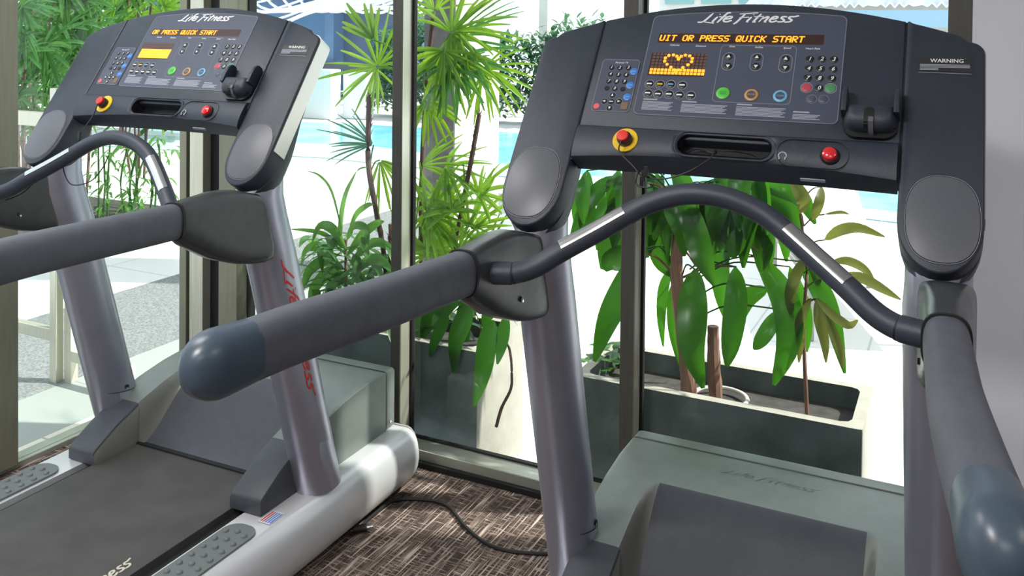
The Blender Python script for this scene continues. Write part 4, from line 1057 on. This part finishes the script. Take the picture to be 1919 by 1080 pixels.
# ---- lady palms
def fan(bm, c, nrm, axis, R_, n, spread, w=.022, droop=.35, jit=.22):
    """leaflets radiating from c in the plane normal to nrm, centred on axis"""
    nrm = nrm.normalized(); axis = (axis-nrm*axis.dot(nrm)).normalized()
    for i in range(n):
        a = math.radians(-spread/2+spread*i/max(1, n-1)+random.uniform(-4, 4))
        d = Matrix.Rotation(a, 3, nrm) @ axis; d = (d+nrm*random.uniform(-jit, jit)*1.5).normalized()
        L = R_*(1-.22*abs(a)/math.radians(max(spread, 1)/2+1e-3))*random.uniform(.88, 1.08)
        s = nrm
        leaf(bm, c+d*.008, d, L, w*random.uniform(.8, 1.15), droop*random.uniform(.6, 1.5), up=nrm, n=6, fold=.35, prof=lambda t: (min(1, .35+t*3.2) if t < .3 else 1)*(1 if t < .72 else max(.25, 1-(t-.72)*2.3)))
pl = empty('lady_palm', at(700, 640, 1.02), 0, 'tall lady palm with fan leaves on both sides of the left window mullion', 'palm'); ORG = pl.location.copy()
V3 = Vector
def frond(c, nrm, axis, R_, n, spread, m='palm', w=.022, droop=.35, pet=None, par=None, org=None):
    bm = B(); fan(bm, c, nrm, axis, R_*1.1, int(n*1.5), spread, w*.68, droop)
    if pet is not None: tube(bm, spline([pet, (pet+c)*.5+V3((0, 0, .02)), c], 4), .003, 5)
    return mk('frond', shift(bm, org if org is not None else ORG), m, par if par is not None else pl)
t1 = at(880, 250, 1.12); t2 = at(692, 190, 1.0)
frond(at(845, 62, 1.05), V3((.1, -1, .35)), V3((.8, 0, .35)), .26, 13, 250, 'palm', .021, .5, pet=at(800, 150, 1.1))
frond(at(850, 75, 1.10), V3((-.2, -.8, .6)), V3((1, .2, -.1)), .30, 12, 200, 'palmdark', .019, .5, pet=at(800, 150, 1.1))
frond(at(832, 95, .98), V3((0, -1, .15)), V3((-.1, 0, -1)), .25, 11, 190, 'palm', .024, .3, pet=at(800, 150, 1.1))
frond(at(905, 130, 1.15), V3((.2, -1, .5)), V3((.9, 0, -.45)), .22, 11, 150, 'palm', .017, .5, pet=at(830, 140, 1.1))
frond(at(800, 190, 1.02), V3((.2, -1, .2)), V3((.3, 0, -1)), .17, 8, 150, 'palm', .02, .4, pet=at(790, 150, 1.1))
frond(at(815, 20, 1.2), V3((0, -1, .3)), V3((-.2, 0, 1)), .20, 8, 170, 'palm', .018, .2, pet=at(800, 150, 1.1))
frond(at(708, 125, 1.0), V3((.1, -1, .25)), V3((-.75, 0, .45)), .23, 11, 260, 'palm', .018, .15, pet=at(760, 150, 1.05))
frond(at(704, 128, 1.05), V3((.0, -1, .1)), V3((-.3, 0, -.8)), .13, 6, 150, 'palm', .016, .15, pet=at(760, 150, 1.05))
frond(at(700, 75, 1.0), V3((.3, -1, .2)), V3((-.6, 0, .9)), .16, 5, 70, 'palm', .026, .1, pet=at(760, 120, 1.05))
frond(at(700, 272, 1.05), V3((.1, -1, .2)), V3((-1, 0, .32)), .22, 8, 75, 'blueleaf', .011, .25, pet=at(692, 330, 1.0))
frond(at(712, 300, 1.02), V3((.1, -1, .2)), V3((.6, 0, -.9)), .20, 9, 110, 'palm', .014, .3, pet=at(692, 330, 1.0))
frond(at(790, 312, 1.05), V3((-.1, -1, .3)), V3((.8, 0, .5)), .20, 7, 80, 'palm', .013, .6, pet=at(780, 420, 1.05))
frond(at(835, 315, 1.05), V3((.1, -.7, .8)), V3((.8, 0, .0)), .17, 10, 200, 'palm', .016, .4, pet=at(800, 420, 1.05))
frond(at(800, 400, 1.0), V3((.1, -.8, .5)), V3((.9, 0, .5)), .24, 11, 190, 'palm', .020, .5, pet=at(780, 470, 1.05))
frond(at(880, 430, 1.05), V3((.1, -1, .3)), V3((.2, 0, 1)), .22, 9, 130, 'palm', .020, .2, pet=at(850, 500, 1.05))
frond(at(860, 470, 1.0), V3((.1, -.9, .5)), V3((.6, 0, .4)), .20, 11, 220, 'palm', .018, .5, pet=at(830, 520, 1.05))
frond(at(800, 480, 1.05), V3((.1, -.9, .5)), V3((-.2, 0, .8)), .22, 11, 220, 'palm', .018, .5, pet=at(800, 540, 1.05))
for k in range(9):
    frond(at(random.uniform(800, 925), random.uniform(350, 560), random.uniform(.98, 1.15)), V3((random.uniform(-.4, .4), -.9, random.uniform(.2, .8))), V3((random.uniform(-.8, .9), 0, random.uniform(.2, 1))), random.uniform(.13, .2), 8, 200, 'palm' if k % 3 else 'palmdark', .026, .5)
for k in range(4):
    frond(at(random.uniform(800, 870), random.uniform(40, 180), random.uniform(1.0, 1.15)), V3((random.uniform(-.4, .4), -.9, random.uniform(.1, .6))), V3((random.uniform(-.5, .9), 0, random.uniform(-1, .6))), random.uniform(.15, .22), 8, 190, 'palmdark' if k % 2 else 'palm', .024, .5)
stem([at(735, 640, 1.05), at(720, 480, 1.03), at(702, 380, 1.0), at(690, 300, 1.0), at(692, 182, 1.0)], .010, .011, 'barkdark', pl, ORG)
stem([at(745, 640, 1.08), at(735, 520, 1.06), at(732, 420, 1.05)], .022, .008, 'bark', pl, ORG)
stem([at(835, 620, 1.10), at(850, 480, 1.08), at(868, 380, 1.06), at(885, 290, 1.05), at(898, 215, 1.05)], .009, .009, 'barkdark', pl, ORG)
stem([at(790, 600, 1.15), at(790, 350, 1.13), at(800, 150, 1.12), at(812, 30, 1.1)], .010, .009, 'barkdark', pl, ORG)
# fibrous tufts on the bare stem ends
bm = B()
for (u0, v0, u1, v1, Y_) in ((692, 182, 692, 260, 1.0), (898, 215, 878, 340, 1.05), (735, 520, 730, 440, 1.05)):
    for k in range(110):
        t = random.random(); c = at(u0+(u1-u0)*t, v0+(v1-v0)*t, Y_); a = random.uniform(0, 2*PI)
        leaf(bm, c, V3((math.cos(a), math.sin(a), random.uniform(.8, 2.2))), random.uniform(.022, .042), .0045, .0, n=2)
mk('fibre_tufts', shift(bm, ORG), 'barkdark', pl)
# ---- bushy dracaena at left
db = empty('dracaena_bush', at(640, 640, .99), 0, 'bushy dracaena with arching green leaves, left of the window mullion', 'plant'); ORG = db.location.copy(); bm = B()
for (pts, w_) in [([(640, 480), (640, 430), (648, 370), (668, 322)], .042), ([(668, 322), (676, 316), (690, 313)], .010), ([(640, 430), (622, 360), (600, 330), (575, 320)], .010),
                  ([(650, 470), (625, 430), (600, 425), (585, 455)], .040), ([(650, 470), (610, 440), (575, 432), (545, 430)], .018), ([(655, 430), (670, 400), (690, 385), (700, 384)], .026),
                  ([(640, 500), (600, 465), (575, 470), (565, 500)], .045), ([(645, 505), (610, 490), (580, 510), (568, 545)], .050), ([(650, 520), (620, 510), (590, 540), (580, 580)], .050),
                  ([(655, 500), (680, 470), (710, 455), (735, 470)], .045), ([(655, 520), (690, 490), (715, 490), (735, 510)], .045), ([(650, 480), (680, 440), (705, 420), (720, 415)], .036),
                  ([(650, 540), (640, 520), (620, 540), (612, 585)], .050), ([(655, 540), (670, 520), (690, 540), (700, 570)], .045), ([(650, 450), (665, 425), (685, 430), (690, 460)], .036)]:
    Y0 = random.uniform(.93, 1.06); leafpath(bm, [at(u, v, Y0-.02*i) for i, (u, v) in enumerate(pts)], w_, V3((random.uniform(-.5, .5), -1, random.uniform(.2, .9))), fold=.3)
for k in range(150):
    c = at(random.uniform(585, 735), random.uniform(440, 600), random.uniform(.92, 1.15)); a = random.uniform(0, 2*PI)
    leaf(bm, c, V3((math.cos(a), math.sin(a)*.7, random.uniform(.1, .9))), random.uniform(.10, .19), random.uniform(.022, .040), 1.5, n=6)
mk('foliage', shift(bm, ORG), 'midleaf', db)
stem([at(650, 640, 1.0), at(648, 560, 1.0), at(648, 450, 1.0)], .008, .005, 'bark', db, ORG, k=7)
# ---- drooping leaves hanging over the left trough
hg = empty('trailing_plant', at(880, 640, .95), 0, 'plant with long drooping leaves hanging over the middle trough, left of the right treadmill upright', 'plant'); ORG = hg.location.copy(); bm = B()
for (pts, w_, Y_) in [([(880, 570), (870, 600), (855, 640), (850, 700)], .055, .835), ([(925, 600), (915, 640), (905, 700), (888, 762)], .055, .825), ([(950, 590), (945, 620), (940, 650), (932, 683)], .036, .835),
                      ([(840, 590), (830, 610), (815, 640), (805, 670)], .034, .835), ([(860, 560), (830, 575), (805, 600), (790, 640)], .055, .92), ([(900, 565), (880, 575), (870, 600), (878, 640)], .050, .93),
                      ([(950, 560), (930, 570), (915, 590), (908, 620)], .045, .93), ([(800, 560), (795, 590), (790, 620), (786, 640)], .05, .95)]:
    leafpath(bm, [at(u, v, Y_+.05*(1-i/3)) for i, (u, v) in enumerate(pts)], w_*1.4, V3((random.uniform(-.2, .2), -1, .2)), fold=.15)
for k in range(40):
    c = at(random.uniform(790, 960), random.uniform(540, 620), random.uniform(.92, 1.15)); a = random.uniform(0, 2*PI)
    leaf(bm, c, V3((math.cos(a), math.sin(a)*.7, random.uniform(.1, .8))), random.uniform(.08, .16), random.uniform(.022, .040), 1.5, n=6)
mk('foliage', shift(bm, ORG), 'bigleaf', hg)
stem([at(925, 625, .98), at(950, 645, .90), at(957, 668, .845), at(959, 700, .842), at(957, 730, .84), at(940, 765, .84), at(930, 800, .84)], .004, .006, 'barkdark', hg, ORG, 'withered_stalk', 6)
stem([at(900, 650, 1.0), at(905, 600, 1.0), at(915, 560, 1.0)], .008, .006, 'bark', hg, ORG)

# ---- left side: raised bed, shrubs, bamboo palms, glass screen
bx = empty('raised_bed', (-5.8, 3.2, OZ), 0, 'low white raised bed with dark soil outside the left window', 'planter')
zb = atz(250, 400, OZ).z
bm = box(B(), (-1.6, -7.0, 0), (.60, .55, .14)); 
o = mk('bed_wall', bm, 'whitewall', bx, bevel=.01)
bm = box(B(), (-1.3, -6.8, .136), (.30, .35, .145)); mk('bed_soil', bm, 'soil', bx)
gs = empty('glass_screen', (-3.25, .86, OZ), 0, 'metal framed glass screen standing on the paving outside the left window', 'screen')
for x_ in (-.04, .02): 
    bm = box(B(), (x_-.022, -.02+(.03 if x_ > 0 else 0), 0), (x_+.022, .02+(.03 if x_ > 0 else 0), 1.35)); mk('screen_post', bm, 'framelight', gs, bevel=.003)
bm = box(B(), (-1.6, -.018, .19), (-.05, .018, .245)); mk('bottom_rail', bm, 'framelight', gs, bevel=.003)
bm = box(B(), (.04, .012, .10), (.42, .048, .15)); mk('bottom_rail', bm, 'framelight', gs, bevel=.003)
bm = box(B(), (-1.6, -.018, 1.17), (.0, .018, 1.235)); mk('top_rail', bm, 'framelight', gs, bevel=.003)
bm = box(B(), (-1.6, -.004, .245), (-.06, .004, 1.17)); mk('screen_glass', bm, 'glass', gs, smooth=False)
def bamboo(u, vb, Y_, h, label, cnt, R_=.55, m='midleaf', dens=1.0):
    c0 = at(u, vb, Y_); c0.z = OZ+.3
    t = empty('bamboo_palm', c0, 0, label, 'palm', 'leafy palms outside the left window'); bm = B(); bs = B()
    for k in range(cnt):
        a = random.uniform(0, 2*PI); r = random.uniform(0, R_*.5); zz = h*random.uniform(.25, 1.0)
        c = V3((r*math.cos(a), r*math.sin(a), zz)); ax = V3((math.cos(a), math.sin(a), random.uniform(-.1, .8)))
        nr = V3((random.uniform(-.6, .6), -1, random.uniform(.2, 1)))
        fan(bm, c+ax*.15, nr, ax, random.uniform(.26, .42)*dens, 10, 190, .036, .6)
        if k % 9 == 0: tube(bs, spline([V3((r*.3*math.cos(a), r*.3*math.sin(a), -.02)), V3((r*.6*math.cos(a), r*.6*math.sin(a), zz*.5)), c], 4), .011, 6)
    mk('foliage', bm, m, t); mk('stems', bs, 'barkdark', t); return t
bamboo(45, 200, 2.35, 2.1, 'green fan palm nearest the left window post', 40, .55, 'palmdark')
bamboo(150, 200, 2.9, 2.3, 'green fan palm behind the left console arm', 44, .6, 'midleaf')
bamboo(262, 160, 3.9, 2.5, 'green fan palm just left of the glass corner post', 40, .7, 'palm')
bamboo(215, 160, 5.2, 2.6, 'darker fan palm farthest back outside the left window', 40, .9, 'palmdark')
bamboo(60, 160, 4.2, 2.5, 'dark fan palm in the back at the far left', 40, .9, 'palmdark')
sh = empty('bed_shrub', at(235, 405, 2.9), 0, 'loose light green shrub in the raised bed under the left front bar', 'shrub'); ORG = sh.location.copy(); bm = B()
for k in range(230):
    c = at(random.uniform(165, 330), random.uniform(250, 400), random.uniform(2.7, 3.4)); a = random.uniform(0, 2*PI)
    leaf(bm, c, V3((math.cos(a), math.sin(a), random.uniform(-.2, .7))), random.uniform(.10, .2), random.uniform(.018, .03), 1.2, n=4)
for k in range(12):
    u = random.uniform(175, 320); tube(bm, spline([at(u, 410, 3.0), at(u+random.uniform(-10, 10), 340, 3.0), at(u+random.uniform(-18, 18), 270, 3.0)], 3), .008, 5)
mk('foliage', shift(bm, ORG), 'midleaf', sh)
# sun lounger beyond the right trough
sl = empty('sun_lounger', atz(1560, 560, OZ), .35, 'pale sun lounger on the pool deck behind the bronze-leaved plant', 'lounger')
bm = B()
for x_ in (-.3, .3):
    tube(bm, [(x_, -.9, .32), (x_, .35, .32), (x_, .95, .75)], .02, 8)
    for y_ in (-.8, .3): tube(bm, [(x_, y_, 0), (x_, y_, .32)], .018, 8)
mk('lounger_frame', bm, 'coldark', sl)
bm = B(); box(bm, (-.29, -.9, .335), (.29, .35, .36)); mk('seat_sling', bm, 'whitewall', sl, bevel=.005)
bm = B(); loft(bm, [[(-.29, .35, .335), (.29, .35, .335), (.29, .34, .36), (-.29, .34, .36)], [(-.29, .95, .76), (.29, .95, .76), (.29, .94, .785), (-.29, .94, .785)]]); mk('back_sling', bm, 'whitewall', sl)
